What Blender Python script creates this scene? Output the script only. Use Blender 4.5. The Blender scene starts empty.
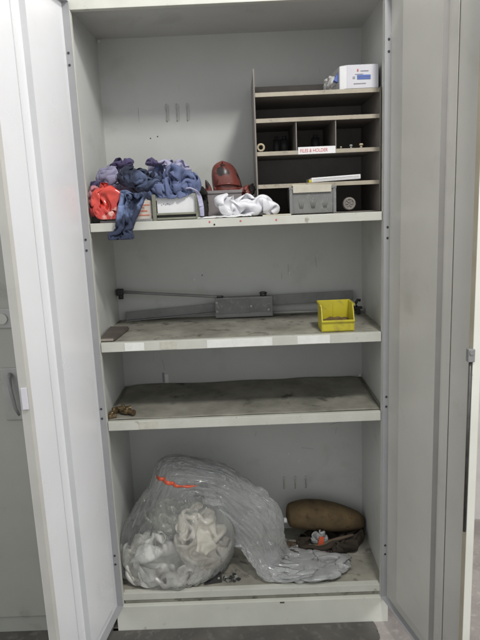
import bpy, bmesh, math, random
import numpy as np
from mathutils import Vector, Matrix, noise as mnoise
R = math.radians
scene = bpy.context.scene
col = scene.collection

# ------------------------------------------------------------ camera
cam_d = bpy.data.cameras.new('camera')
cam = bpy.data.objects.new('camera', cam_d)
col.objects.link(cam)
rt = Vector((.999144, -.000603, -.041374)); up = Vector((.040695, .195284, .979902)); fw = Vector((-.007489, .980747, -.195141))
m = Matrix((rt, up, -fw)).transposed().to_4x4()
m.translation = Vector((.44858, -1.76544, 1.41908))
cam.matrix_world = m
cam_d.sensor_fit = 'VERTICAL'; cam_d.sensor_height = 36; cam_d.lens = 587.33 / 640 * 36
cam_d.clip_end = 100; cam_d.clip_start = .02
scene.camera = cam

# ------------------------------------------------------------ world and lamps (indoor fluorescent key, added side fills)
w = bpy.data.worlds.new('World'); scene.world = w; w.use_nodes = True
w.node_tree.nodes['Background'].inputs[0].default_value = (.94, .97, 1.0, 1)
w.node_tree.nodes['Background'].inputs[1].default_value = .74

def area(name, loc, target, size, sizey, power, color):
    d = bpy.data.lights.new(name, 'AREA'); d.shape = 'RECTANGLE'; d.size = size; d.size_y = sizey
    d.energy = power; d.color = color
    o = bpy.data.objects.new(name, d); col.objects.link(o); o.location = loc
    o.rotation_euler = (Vector(target) - Vector(loc)).to_track_quat('-Z', 'Y').to_euler()
    return o
area('ceiling_lamp_key', (.99, -1.27, 2.83), (.3, .1, 1.3), .24, .24, 25, (1, .985, .95))
area('ceiling_lamp_row', (-2.2, -2.2, 2.8), (.9, -.2, 1.0), 1.6, 1.2, 12, (1, .98, .92))  # added fill from the left, lifts the right door's inner face
area('ceiling_lamp_side', (3.4, -1.5, 2.5), (-.05, -.3, 1.2), 1.6, 1.0, 60, (1, .985, 1))  # added fill from the right to brighten the left door
scene.view_settings.view_transform = 'Standard'
scene.view_settings.look = 'None'
scene.view_settings.exposure = .07
scene.view_settings.gamma = 1
scene.render.engine = 'CYCLES'
scene.cycles.transparent_max_bounces = 24
scene.cycles.max_bounces = 10

# ------------------------------------------------------------ materials
def hexc(r, g, b):
    f = lambda c: (c / 255 / 12.92) if c / 255 <= .04045 else ((c / 255 + .055) / 1.055) ** 2.4
    return (f(r), f(g), f(b), 1)

def mat(name, c1, c2=None, scale=8, rough=.5, metal=0, bump=0, bscale=60, detail=6, lo=.35, hi=.65, c3=None, s3=40, lo3=.6, hi3=.7,
        trans=0, sheen=0, stretch=(1, 1, 1), spec=.5, rvar=0, crease=0, cscale=14):
    m = bpy.data.materials.new(name); m.use_nodes = True
    nt = m.node_tree; N = nt.nodes; L = nt.links
    p = N['Principled BSDF']
    p.inputs['Roughness'].default_value = rough; p.inputs['Metallic'].default_value = metal
    p.inputs['Specular IOR Level'].default_value = spec
    if sheen: p.inputs['Sheen Weight'].default_value = sheen
    tc = N.new('ShaderNodeTexCoord'); mp = N.new('ShaderNodeMapping'); L.new(tc.outputs['Object'], mp.inputs[0])
    mp.inputs['Scale'].default_value = stretch
    def noise(sc, det=detail, dist=0):
        n = N.new('ShaderNodeTexNoise'); n.inputs['Scale'].default_value = sc; n.inputs['Detail'].default_value = det
        n.inputs['Roughness'].default_value = .6; n.inputs['Distortion'].default_value = dist
        L.new(mp.outputs[0], n.inputs['Vector']); return n
    def ramp(n, a, b):
        r = N.new('ShaderNodeMapRange'); r.inputs['From Min'].default_value = a; r.inputs['From Max'].default_value = b
        L.new(n.outputs['Fac'], r.inputs['Value']); return r
    if c2 is None: c2 = tuple(x * .92 for x in c1[:3]) + (1,)
    n1 = noise(scale); r1 = ramp(n1, lo, hi)
    mx = N.new('ShaderNodeMix'); mx.data_type = 'RGBA'
    L.new(r1.outputs[0], mx.inputs['Factor']); mx.inputs['A'].default_value = c1; mx.inputs['B'].default_value = c2
    out = mx.outputs['Result']
    if c3:
        n3 = noise(s3, 4, .3); r3 = ramp(n3, lo3, hi3)
        m3 = N.new('ShaderNodeMix'); m3.data_type = 'RGBA'
        L.new(r3.outputs[0], m3.inputs['Factor']); L.new(out, m3.inputs['A']); m3.inputs['B'].default_value = c3
        out = m3.outputs['Result']
    L.new(out, p.inputs['Base Color'])
    if rvar:
        rr = N.new('ShaderNodeMapRange'); rr.inputs['To Min'].default_value = rough - rvar; rr.inputs['To Max'].default_value = rough + rvar
        rr.inputs['From Min'].default_value = .3; rr.inputs['From Max'].default_value = .7
        L.new(noise(scale * 2.3).outputs['Fac'], rr.inputs['Value']); L.new(rr.outputs[0], p.inputs['Roughness'])
    if bump:
        b = N.new('ShaderNodeBump'); b.inputs['Strength'].default_value = .6; b.inputs['Distance'].default_value = bump
        L.new(noise(bscale).outputs['Fac'], b.inputs['Height']); L.new(b.outputs[0], p.inputs['Normal'])
    if crease:
        n = N.new('ShaderNodeTexNoise'); n.noise_type = 'RIDGED_MULTIFRACTAL'; n.normalize = True
        n.inputs['Scale'].default_value = cscale; n.inputs['Detail'].default_value = 2.5; n.inputs['Distortion'].default_value = .7
        L.new(mp.outputs[0], n.inputs['Vector'])
        b2 = N.new('ShaderNodeBump'); b2.inputs['Strength'].default_value = 1; b2.inputs['Distance'].default_value = crease
        L.new(n.outputs['Fac'], b2.inputs['Height'])
        if bump: L.new(b.outputs[0], b2.inputs['Normal'])
        L.new(b2.outputs[0], p.inputs['Normal'])
    if trans:
        p.inputs['Transmission Weight'].default_value = trans
    return m

def film(name, colr, lo=.25, hi=.8, rough=.25, bump=.002, trl=.5):
    """thin plastic film: part clear, part milky, glossy; cloudier where it is seen edge-on and where it is scuffed"""
    m = bpy.data.materials.new(name); m.use_nodes = True
    nt = m.node_tree; N = nt.nodes; L = nt.links
    for n in list(N): N.remove(n)
    out = N.new('ShaderNodeOutputMaterial')
    tc = N.new('ShaderNodeTexCoord')
    n1 = N.new('ShaderNodeTexNoise'); n1.inputs['Scale'].default_value = 14; n1.inputs['Detail'].default_value = 7; n1.inputs['Distortion'].default_value = .8
    L.new(tc.outputs['Object'], n1.inputs['Vector'])
    n2 = N.new('ShaderNodeTexNoise'); n2.noise_type = 'RIDGED_MULTIFRACTAL'; n2.normalize = True; n2.inputs['Scale'].default_value = 11; n2.inputs['Detail'].default_value = 3.5; n2.inputs['Distortion'].default_value = 1.2
    L.new(tc.outputs['Object'], n2.inputs['Vector'])
    b = N.new('ShaderNodeBump'); b.inputs['Distance'].default_value = bump; b.inputs['Strength'].default_value = .9
    L.new(n2.outputs['Fac'], b.inputs['Height'])
    lw = N.new('ShaderNodeLayerWeight'); lw.inputs['Blend'].default_value = .45
    L.new(b.outputs[0], lw.inputs['Normal'])
    mr = N.new('ShaderNodeMapRange'); mr.inputs['From Min'].default_value = .3; mr.inputs['From Max'].default_value = .7
    mr.inputs['To Min'].default_value = lo * .6; mr.inputs['To Max'].default_value = lo * 1.4
    L.new(n1.outputs['Fac'], mr.inputs['Value'])
    at = N.new('ShaderNodeAttribute'); at.attribute_name = 'layers'     # how many layers of film lie on each other here
    ml = N.new('ShaderNodeMath'); ml.operation = 'ADD'; L.new(at.outputs['Fac'], ml.inputs[0]); L.new(mr.outputs[0], ml.inputs[1])
    mx = N.new('ShaderNodeMath'); mx.operation = 'MULTIPLY_ADD'; mx.inputs[1].default_value = hi - lo
    L.new(lw.outputs['Facing'], mx.inputs[0]); L.new(ml.outputs[0], mx.inputs[2]); mx.use_clamp = True
    tr = N.new('ShaderNodeBsdfTransparent'); tr.inputs[0].default_value = (.96, .97, .97, 1)
    df = N.new('ShaderNodeBsdfDiffuse'); df.inputs[0].default_value = colr
    tl = N.new('ShaderNodeBsdfTranslucent'); tl.inputs[0].default_value = colr
    L.new(b.outputs[0], df.inputs['Normal'])
    m1 = N.new('ShaderNodeMixShader'); m1.inputs[0].default_value = trl; L.new(df.outputs[0], m1.inputs[1]); L.new(tl.outputs[0], m1.inputs[2])
    m2 = N.new('ShaderNodeMixShader'); L.new(mx.outputs[0], m2.inputs[0]); L.new(tr.outputs[0], m2.inputs[1]); L.new(m1.outputs[0], m2.inputs[2])
    gl = N.new('ShaderNodeBsdfGlossy'); gl.inputs['Roughness'].default_value = rough; L.new(b.outputs[0], gl.inputs['Normal'])
    fr = N.new('ShaderNodeFresnel'); fr.inputs['IOR'].default_value = 1.4; L.new(b.outputs[0], fr.inputs['Normal'])
    m3 = N.new('ShaderNodeMixShader'); fm = N.new('ShaderNodeMath'); fm.operation = 'MULTIPLY'; fm.inputs[1].default_value = .85; L.new(fr.outputs[0], fm.inputs[0]); L.new(fm.outputs[0], m3.inputs[0]); L.new(m2.outputs[0], m3.inputs[1]); L.new(gl.outputs[0], m3.inputs[2])
    L.new(m3.outputs[0], out.inputs[0])
    return m

M = {}
g = lambda v, t=0: (v * (1 + t), v, v * (1 - t), 1)
M['paint'] = mat('grey_enamel', (.585, .59, .565, 1), (.54, .545, .52, 1), 3, .42, bump=.0006, bscale=9, c3=(.47, .47, .44, 1), s3=7, lo3=.58, hi3=.8, rvar=.08)
M['edge'] = mat('light_enamel', (.60, .60, .54, 1), (.54, .54, .48, 1), 12, .4, c3=(.33, .31, .26, 1), s3=38, lo3=.64, hi3=.74, bump=.0006, bscale=20)
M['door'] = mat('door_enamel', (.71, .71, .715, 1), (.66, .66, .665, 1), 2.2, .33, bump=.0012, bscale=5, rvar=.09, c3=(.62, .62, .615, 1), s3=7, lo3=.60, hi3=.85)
M['door_shaded'] = mat('door_enamel_aged', (.54, .525, .48, 1), (.49, .478, .435, 1), 3, .36, bump=.0012, bscale=5, rvar=.06, c3=(.42, .41, .36, 1), s3=5, lo3=.6, hi3=.8)  # darker copy of the door paint, the right door's shade put into it
M['lip'] = mat('lip_enamel', (.36, .362, .37, 1), (.33, .332, .34, 1), 9, .45)  # door paint darkened: shade of the front-facing lips put into the colour
M['liplite'] = mat('lip_enamel_warm', (.50, .49, .45, 1), (.46, .45, .41, 1), 9, .45)
M['strip_left'] = mat('groove_enamel', (.58, .585, .59, 1), (.54, .545, .55, 1), 9, .45)  # left stiffener wall, its shade put into the paint colour
M['strip_right'] = mat('groove_enamel_aged', (.27, .26, .25, 1), (.245, .235, .225, 1), 9, .45)  # right stiffener wall, deeper shade painted in
M['tanlip'] = mat('tan_lip', (.40, .36, .27, 1), (.34, .30, .22, 1), 9, .45)  # tan stands for shading on the right door's edge return
M['plinth'] = mat('plinth_enamel', (.66, .66, .59, 1), (.60, .60, .53, 1), 6, .42, c3=(.42, .40, .33, 1), s3=24, lo3=.66, hi3=.78)
M['dust2'] = mat('dusty_shelf', (.36, .35, .295, 1), (.21, .20, .165, 1), 8, .85, c3=(.11, .10, .085, 1), s3=19, lo3=.57, hi3=.68, bump=.001, bscale=90)
M['dust3'] = mat('grimy_mat', (.31, .30, .25, 1), (.165, .16, .13, 1), 6, .9, c3=(.07, .065, .052, 1), s3=10, lo3=.60, hi3=.70, bump=.002, bscale=120)
M['dust4'] = mat('dirty_floor_panel', (.37, .35, .29, 1), (.24, .23, .19, 1), 9, .85, c3=(.13, .12, .10, 1), s3=23, lo3=.55, hi3=.68, bump=.001, bscale=90)
M['grime'] = mat('dark_grime', (.06, .055, .045, 1), (.11, .10, .085, 1), 30, .9)
M['tape'] = mat('pale_tape', (.84, .84, .80, 1), (.76, .76, .72, 1), 40, .25)
M['tape2'] = mat('yellowed_tape', (.58, .56, .48, 1), (.50, .48, .41, 1), 60, .3)
M['dark'] = mat('black_rubber', (.02, .02, .022, 1), (.035, .033, .03, 1), 30, .6)
M['hole'] = mat('dark_screw', (.07, .07, .08, 1), None, 50, .4, metal=.4)
M['floor'] = mat('concrete', (.33, .30, .275, 1), (.23, .205, .19, 1), 6, .75, c3=(.42, .39, .35, 1), s3=30, lo3=.55, hi3=.75, bump=.002, bscale=60)
M['stain'] = mat('dark_floor_coating', (.11, .102, .09, 1), (.075, .07, .062, 1), 7, .75, c3=(.16, .15, .13, 1), s3=30, lo3=.55, hi3=.75, bump=.002, bscale=60)  # floor colour with the shade before the cabinet painted in
M['wall'] = mat('pale_plaster', (.56, .53, .50, 1), (.47, .44, .42, 1), 7, .8)
M['steel'] = mat('grey_steel', (.27, .27, .265, 1), (.21, .21, .205, 1), 14, .5, metal=.15, c3=(.33, .33, .33, 1), s3=40, lo3=.6, hi3=.75)
M['steel_dark'] = mat('dark_steel', (.06, .06, .06, 1), (.10, .10, .10, 1), 30, .4, metal=.6)
M['pigeon'] = mat('brown_grey_steel', (.25, .225, .205, 1), (.20, .18, .16, 1), 10, .55, c3=(.21, .19, .165, 1), s3=22, lo3=.6, hi3=.8)
M['pigeon_edge'] = mat('tan_edge', (.42, .37, .29, 1), (.34, .30, .235, 1), 18, .5, c3=(.22, .19, .15, 1), s3=50, lo3=.6, hi3=.7)
M['carton'] = mat('white_carton', (.62, .61, .64, 1), (.57, .56, .60, 1), 8, .55)
M['carton_side'] = mat('grey_carton', (.50, .49, .48, 1), (.42, .41, .40, 1), 12, .6)
M['blue'] = mat('blue_print', (.08, .14, .42, 1), None, 50, .5)
M['red'] = mat('red_ink', (.50, .07, .08, 1), (.62, .18, .18, 1), 60, .5)
M['inkgrey'] = mat('grey_ink', (.30, .30, .33, 1), None, 60, .5)
M['paper'] = mat('white_paper', (.80, .80, .80, 1), (.74, .74, .74, 1), 12, .6)
M['cream'] = mat('cream_paper', (.58, .55, .46, 1), (.48, .45, .37, 1), 14, .7)
M['yellow'] = mat('yellow_plastic', (.60, .52, .035, 1), (.50, .43, .03, 1), 10, .4, c3=(.30, .24, .06, 1), s3=22, lo3=.56, hi3=.74)
M['rust_dust'] = mat('brown_dust', (.10, .06, .03, 1), (.18, .125, .05, 1), 60, .95)
M['basket'] = mat('grey_plastic', (.22, .22, .215, 1), (.17, .17, .165, 1), 16, .5, c3=(.30, .30, .29, 1), s3=60, lo3=.58, hi3=.7)
M['olive'] = mat('olive_steel', (.26, .26, .20, 1), (.19, .19, .15, 1), 20, .5)
M['bin'] = mat('mauve_grey_plastic', (.27, .24, .24, 1), (.22, .195, .195, 1), 12, .5)
M['maroon'] = mat('maroon_leather', (.20, .055, .042, 1), (.14, .038, .032, 1), 14, .34, c3=(.02, .013, .012, 1), s3=20, lo3=.55, hi3=.58, bump=.001, bscale=30)
M['lilac'] = mat('lilac_cotton', (.33, .315, .44, 1), (.24, .225, .35, 1), 9, .9, sheen=.1, bump=.0006, bscale=260, crease=.004, cscale=16)
M['lilac_lite'] = mat('pale_lilac_cotton', (.48, .47, .62, 1), (.36, .35, .50, 1), 12, .9, sheen=.2, stretch=(1, 1, 3), crease=0.01, cscale=16)
M['purple'] = mat('dark_purple_cotton', (.06, .045, .11, 1), (.09, .07, .16, 1), 14, .9, sheen=.2, crease=.004, cscale=20)
M['denim'] = mat('denim_blue', (.17, .205, .35, 1), (.11, .14, .26, 1), 10, .9, sheen=.05, bump=.0006, bscale=260, crease=.004, cscale=15)
M['denim_stain'] = mat('stained_denim', (.18, .235, .40, 1), (.03, .04, .075, 1), 9, .9, lo=.44, hi=.53, bump=.0006, bscale=260, crease=.004, cscale=15)
M['navy'] = mat('navy_cotton', (.022, .028, .05, 1), (.10, .13, .22, 1), 12, .9, sheen=.03, lo=.48, hi=.66, bump=.0006, bscale=260, crease=.004, cscale=16)
M['redbag'] = mat('red_plastic', (.68, .07, .045, 1), (.55, .04, .035, 1), 16, .18, c3=(.78, .45, .38, 1), s3=18, lo3=.55, hi3=.63, spec=.8, crease=0.012, cscale=24)  # pale pink spots are painted glints on the plastic
M['darkred'] = mat('dark_red_cloth', (.33, .03, .04, 1), (.25, .025, .03, 1), 16, .7)
M['pink'] = mat('pink_cloth', (.60, .26, .30, 1), (.50, .20, .24, 1), 14, .8, sheen=.2, crease=0.01, cscale=18)
M['whitebag'] = mat('white_plastic_bag', (.80, .80, .82, 1), (.74, .74, .78, 1), 12, .3, c3=(.50, .58, .80, 1), s3=7, lo3=.60, hi3=.70, crease=.004, cscale=13)
M['foam'] = mat('white_foam', (.88, .87, .83, 1), (.78, .75, .68, 1), 12, .8, c3=(.50, .46, .36, 1), s3=26, lo3=.60, hi3=.76, bump=.004, bscale=70, crease=.004, cscale=17)
M['foam_cream'] = mat('cream_foam', (.82, .78, .70, 1), (.66, .61, .50, 1), 14, .8, c3=(.30, .30, .17, 1), s3=20, lo3=.62, hi3=.72, bump=.003, bscale=70, crease=.004, cscale=16)
M['greenish'] = mat('grey_green_rag', (.30, .31, .24, 1), (.16, .17, .13, 1), 16, .9, c3=(.55, .55, .50, 1), s3=30, lo3=.58, hi3=.66, crease=.004, cscale=18)
M['film'] = film('clear_film', (.94, .94, .93, 1), lo=.12, hi=.46, rough=.17, bump=.002, trl=.3)
M['film2'] = film('milky_film', (.90, .90, .89, 1), lo=.20, hi=.60, bump=.003, trl=.3)
M['orange'] = mat('orange_strip', (.75, .13, .05, 1), (.60, .09, .04, 1), 20, .4)
M['brown'] = mat('brown_burlap', (.125, .085, .038, 1), (.085, .058, .028, 1), 20, .9, c3=(.065, .04, .02, 1), s3=45, lo3=.55, hi3=.7, bump=.003, bscale=140)
M['brownstrip'] = mat('brown_wood', (.12, .088, .058, 1), (.08, .058, .038, 1), 14, .7, stretch=(.3, 2, 2))
M['black_cloth'] = mat('black_cloth', (.012, .010, .008, 1), (.022, .019, .015, 1), 16, .95)
M['sackdark'] = mat('dark_brown_cloth', (.045, .033, .022, 1), (.022, .017, .012, 1), 9, .95)
M['brass'] = mat('tarnished_brass', (.26, .19, .10, 1), (.14, .10, .055, 1), 40, .4, metal=.7, c3=(.05, .04, .03, 1), s3=80, lo3=.5, hi3=.7)
M['padbrown'] = mat('brown_pad', (.12, .10, .085, 1), (.085, .07, .06, 1), 14, .7, bump=.001, bscale=80)
M['padside'] = mat('pale_brown_pad_edge', (.34, .30, .26, 1), (.27, .24, .21, 1), 30, .7)
M['neighbour'] = mat('olive_grey_enamel', (.38, .38, .335, 1), (.345, .345, .305, 1), 4, .45, c3=(.26, .26, .22, 1), s3=8, lo3=.6, hi3=.8)
M['plate'] = mat('grey_plate', (.40, .40, .38, 1), (.34, .34, .32, 1), 20, .4, metal=.3)
M['tan'] = mat('tan_ring', (.50, .42, .29, 1), (.40, .33, .22, 1), 30, .5)
M['printed'] = mat('orange_printed_carton', (.68, .62, .55, 1), (.60, .54, .47, 1), 12, .6)
M['ledge'] = mat('orange_print', (.70, .25, .16, 1), None, 12, .6)

# ------------------------------------------------------------ helpers
def tag(o, label=None, cat=None, group=None, kind=None):
    if label: o['label'] = label
    if cat: o['category'] = cat
    if group: o['group'] = group
    if kind: o['kind'] = kind
    return o
def thing(name, label, cat, loc=(0, 0, 0), group=None):
    o = bpy.data.objects.new(name, None); col.objects.link(o); o.location = loc; o.empty_display_size = .02
    return tag(o, label, cat, group)
def link(name, me, mats, parent=None):
    o = bpy.data.objects.new(name, me); col.objects.link(o)
    for k in (mats if isinstance(mats, (list, tuple)) else [mats]): me.materials.append(M[k])
    if parent is not None:
        o.parent = parent
        off = -parent.location
        p = parent.parent
        while p is not None: off -= p.location; p = p.parent
        o.location = off
    return o
def pivot(o, loc):
    """put a top-level mesh's origin at its base"""
    v = Vector(loc); o.data.transform(Matrix.Translation(-v)); o.location = v; return o
class MB:
    def __init__(s): s.bm = bmesh.new()
    def box(s, a, b, bev=.0, rot=None, mi=0, taper=None):
        a, b = Vector(a), Vector(b); c = (a + b) / 2; d = b - a
        r = bmesh.ops.create_cube(s.bm, size=1); vs = r['verts']
        for v in vs:
            t = 1
            if taper and v.co.z < 0: v.co.x *= taper; v.co.y *= taper
            v.co = Vector((v.co.x * d.x, v.co.y * d.y, v.co.z * d.z))
            if rot is not None: v.co = rot @ v.co
            v.co += c
        fs = {f for v in vs for f in v.link_faces}
        for f in fs: f.material_index = mi
        if bev:
            es = {e for v in vs for e in v.link_edges}
            r = bmesh.ops.bevel(s.bm, geom=list(es), offset=bev, segments=2, affect='EDGES', profile=.6)
            for f in r['faces']: f.material_index = mi
        return s
    def cyl(s, p, q, r, r2=None, seg=20, mi=0, caps=True):
        p, q = Vector(p), Vector(q); d = q - p
        M4 = Matrix.Translation((p + q) / 2) @ d.to_track_quat('Z', 'Y').to_matrix().to_4x4()
        k = bmesh.ops.create_cone(s.bm, cap_ends=caps, segments=seg, radius1=r, radius2=r if r2 is None else r2, depth=d.length, matrix=M4)
        for f in {f for v in k['verts'] for f in v.link_faces}:
            f.material_index = mi
            if len(f.verts) == 4: f.smooth = True
        return s
    def tube(s, pts, r, seg=10, mi=0):
        pts = [Vector(p) for p in pts]; rings = []
        for i, p in enumerate(pts):
            t = (pts[min(i + 1, len(pts) - 1)] - pts[max(i - 1, 0)]).normalized()
            q = t.to_track_quat('Z', 'Y'); rr = r[i] if isinstance(r, (list, tuple)) else r
            rings.append([s.bm.verts.new(p + q @ Vector((math.cos(a) * rr, math.sin(a) * rr, 0))) for a in [2 * math.pi * k / seg for k in range(seg)]])
        for a, b in zip(rings, rings[1:]):
            for k in range(seg):
                f = s.bm.faces.new((a[k], a[(k + 1) % seg], b[(k + 1) % seg], b[k])); f.smooth = True; f.material_index = mi
        for rg, fl in ((rings[0], 1), (rings[-1], 0)):
            f = s.bm.faces.new(rg[::-1] if fl else rg); f.material_index = mi
        return s
    def torus(s, c, rad, r, axis='Y', seg=28, mi=0):
        pts = []
        c = Vector(c); rings = []
        for i in range(seg):
            a = 2 * math.pi * i / seg
            u = {'Y': Vector((math.cos(a), 0, math.sin(a))), 'Z': Vector((math.cos(a), math.sin(a), 0)), 'X': Vector((0, math.cos(a), math.sin(a)))}[axis]
            n = {'Y': Vector((0, 1, 0)), 'Z': Vector((0, 0, 1)), 'X': Vector((1, 0, 0))}[axis]
            rings.append([s.bm.verts.new(c + u * (rad + r * math.cos(b)) + n * (r * math.sin(b))) for b in [2 * math.pi * k / 10 for k in range(10)]])
        for i in range(seg):
            a, b = rings[i], rings[(i + 1) % seg]
            for k in range(10):
                f = s.bm.faces.new((a[k], a[(k + 1) % 10], b[(k + 1) % 10], b[k])); f.smooth = True; f.material_index = mi
        return s
    def mesh(s, name):
        bmesh.ops.recalc_face_normals(s.bm, faces=s.bm.faces)
        me = bpy.data.meshes.new(name); s.bm.to_mesh(me); s.bm.free(); return me
    def build(s, name, mats, parent=None):
        return link(name, s.mesh(name), mats, parent)
rnd = random.Random(5)

# -- a small position-based cloth relaxer, used for every crumpled or draped thing
def mesh_topology(F):
    ed = {}
    for f in F:
        n = len(f)
        for i in range(n):
            a, b = f[i], f[(i + 1) % n]
            ed.setdefault((min(a, b), max(a, b)), []).append(f)
    E1 = list(ed)
    B = set()
    for f in F:
        if len(f) == 4:
            B.add((f[0], f[2])); B.add((f[1], f[3]))
    bend = set()
    nb = {}
    for a, b in E1: nb.setdefault(a, []).append(b); nb.setdefault(b, []).append(a)
    for k, fs in ed.items():
        if len(fs) == 2:
            o1 = [v for v in fs[0] if v not in k]; o2 = [v for v in fs[1] if v not in k]
            if len(o1) == 1: bend.add((o1[0], o2[0]))
            else:
                # quads: pair the vertices that lie straight across the shared edge
                for v in k:
                    p = [x for x in o1 if x in nb[v]]; q = [x for x in o2 if x in nb[v]]
                    if p and q: bend.add((p[0], q[0]))
    return np.array(E1), np.array(sorted(B)) if B else None, np.array(sorted(bend))
def relax(V, F, scale=1.2, it=150, keep=.02, grav=0, coll=None, seed=1, amp=.004, freq=25, bendk=.5, smooth=0, nc=None):
    V = np.array(V, float); V0 = V.copy(); n = len(V)
    rg = np.random.RandomState(seed)
    E, S, Bd = mesh_topology(F)
    sets = [(E, 1.0, 0)]
    if S is not None: sets.append((S, .4, 0))
    sets.append((Bd, bendk, 1))
    rests = [np.linalg.norm(V[s[0][:, 0]] - V[s[0][:, 1]], axis=1) * scale for s in sets]
    # smooth random push to seed the folds
    off = Vector((seed * 7.3, seed * 3.1, seed * 1.7))
    d = np.array([[mnoise.noise(Vector(p) * freq + off), mnoise.noise(Vector(p) * freq + off + Vector((31, 0, 0))), mnoise.noise(Vector(p) * freq + off + Vector((0, 57, 0)))] for p in (V if nc is None else nc)])
    V += d * amp * 2
    for k in range(it):
        V[:, 2] -= grav
        for (A, st, kind), rest in zip(sets, rests):
            a, b = A[:, 0], A[:, 1]
            D = V[b] - V[a]; Ln = np.linalg.norm(D, axis=1) + 1e-9
            er = (Ln - rest)
            if kind: er = np.minimum(er + rest * .12, 0)
            c = D * (er / Ln * .5 * st)[:, None]
            cnt = np.bincount(a, minlength=n) + np.bincount(b, minlength=n)
            for ax in range(3):
                V[:, ax] += (np.bincount(a, c[:, ax], n) - np.bincount(b, c[:, ax], n)) / np.maximum(cnt, 1) * 1.9
        V += (V0 - V) * keep
        if coll: V = coll(V)
    for _ in range(smooth):
        a, b = E[:, 0], E[:, 1]; cnt = np.bincount(a, minlength=n) + np.bincount(b, minlength=n)
        A = np.stack([np.bincount(a, V[b, ax], n) + np.bincount(b, V[a, ax], n) for ax in range(3)], 1) / cnt[:, None]
        V = V * .5 + A * .5
        if coll: V = coll(V)
    return V
def to_mesh(name, V, F, smooth=True, uvw=None):
    me = bpy.data.meshes.new(name); me.from_pydata([tuple(v) for v in V], [], [tuple(f) for f in F]); me.update()
    if smooth: me.polygons.foreach_set('use_smooth', [True] * len(me.polygons))
    return me
def catmull(P, n):
    P = np.array(P, float); m_ = len(P); out = []
    for t in np.linspace(0, m_ - 1, n):
        i = min(int(t), m_ - 2); u = t - i
        p0, p1, p2, p3 = P[max(i - 1, 0)], P[i], P[i + 1], P[min(i + 2, m_ - 1)]
        out.append(.5 * ((2 * p1) + (-p0 + p2) * u + (2 * p0 - 5 * p1 + 4 * p2 - p3) * u * u + (-p0 + 3 * p1 - 3 * p2 + p3) * u ** 3))
    return np.array(out)
def loft(stations, nl, nr):
    """stations: (centre, width vector, thickness vector)"""
    C = catmull([np.concatenate(s) for s in stations], nl)
    V = []; F = []
    for r in C:
        c, w_, t_ = r[:3], r[3:6], r[6:9]
        for k in range(nr):
            a = 2 * math.pi * k / nr
            V.append(c + w_ * math.cos(a) + t_ * math.sin(a))
    for i in range(nl - 1):
        for k in range(nr):
            F.append((i * nr + k, i * nr + (k + 1) % nr, (i + 1) * nr + (k + 1) % nr, (i + 1) * nr + k))
    return np.array(V), F
def ico(sub, c, r, rot=0):
    bm = bmesh.new(); bmesh.ops.create_icosphere(bm, subdivisions=sub, radius=1)
    V = np.array([v.co[:] for v in bm.verts]); F = [tuple(v.index for v in f.verts) for f in bm.faces]; bm.free()
    V = V * np.array(r)
    if rot:
        cr, sr = math.cos(rot), math.sin(rot); x, z = V[:, 0].copy(), V[:, 2].copy()
        V[:, 0] = cr * x - sr * z; V[:, 2] = sr * x + cr * z
    return V + np.array(c), F
def limits(zmin=None, xmin=None, xmax=None, ymax=None, ymin=None, zmax=None):
    def f(V):
        if zmin is not None: V[:, 2] = np.maximum(V[:, 2], zmin)
        if zmax is not None: V[:, 2] = np.minimum(V[:, 2], zmax)
        if xmin is not None: V[:, 0] = np.maximum(V[:, 0], xmin)
        if xmax is not None: V[:, 0] = np.minimum(V[:, 0], xmax)
        if ymax is not None: V[:, 1] = np.minimum(V[:, 1], ymax)
        if ymin is not None: V[:, 1] = np.maximum(V[:, 1], ymin)
        return V
    return f
def crumple(name, c, r, mats, sub=5, scale=1.35, seed=1, base=None, parent=None, rot=0, amp=.006, freq=22, lim=None, subdiv=1, keep=.03, it=110, lump=.25, smooth=1, cr=(.007, 24, 2.5)):
    V, F = ico(sub, c, r, rot)
    cc = np.array(c)
    for i in range(len(V)):
        q = Vector((V[i] - cc) / max(r)) * 1.7 + Vector((seed * 3.7, 0, 0))
        V[i] = cc + (V[i] - cc) * (1 + lump * mnoise.noise(q) * 1.6)
    lm = lim or limits(zmin=base)
    V = lm(V)
    V = relax(V, F, scale, it, keep, 0, lm, seed, amp, freq, smooth=smooth)
    o = link(name, to_mesh(name, V, F), mats, parent)
    if subdiv: s = o.modifiers.new('smooth', 'SUBSURF'); s.levels = subdiv; s.render_levels = subdiv
    if cr: creases(o, cr[0], cr[1], cr[2], seed=seed)
    return o

def creases(o, amp=.006, scale=16, power=3, warp=.5, seed=0, stretch=(1, 1, 1), octave=.45):
    """bake the smooth mesh and press sharp creases into it"""
    for md in list(o.modifiers):
        if md.type == 'SOLIDIFY': o.modifiers.remove(md)
    bpy.context.view_layer.update()
    me = bpy.data.meshes.new_from_object(o.evaluated_get(bpy.context.evaluated_depsgraph_get()))
    o.modifiers.clear(); old = o.data; nm = old.name; o.data = me; bpy.data.meshes.remove(old); me.name = nm
    n = len(me.vertices); co = np.empty(n * 3); no = np.empty(n * 3)
    me.vertices.foreach_get('co', co); me.vertices.foreach_get('normal', no); co = co.reshape(-1, 3); no = no.reshape(-1, 3)
    off = Vector((seed * 5.1, seed * 2.3, seed * 9.7)); st = Vector(stretch)
    h = np.empty(n)
    for i in range(n):
        p = Vector(co[i]) * scale; p = Vector((p.x * st.x, p.y * st.y, p.z * st.z)) + off
        wv = mnoise.noise_vector(p * .6) * warp
        a = 1 - abs(mnoise.noise(p + wv)) * 2.2; b_ = 1 - abs(mnoise.noise(p * 2.3 + wv * 2 + off)) * 2.2
        h[i] = max(a, 0) ** power + octave * max(b_, 0) ** power
    co += no * ((h - .45) * amp)[:, None]
    me.vertices.foreach_set('co', co.ravel()); me.update()
    me.polygons.foreach_set('use_smooth', [True] * len(me.polygons))
    return o
W = .870; D = .384; E = .0165; E2 = .0253
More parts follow.
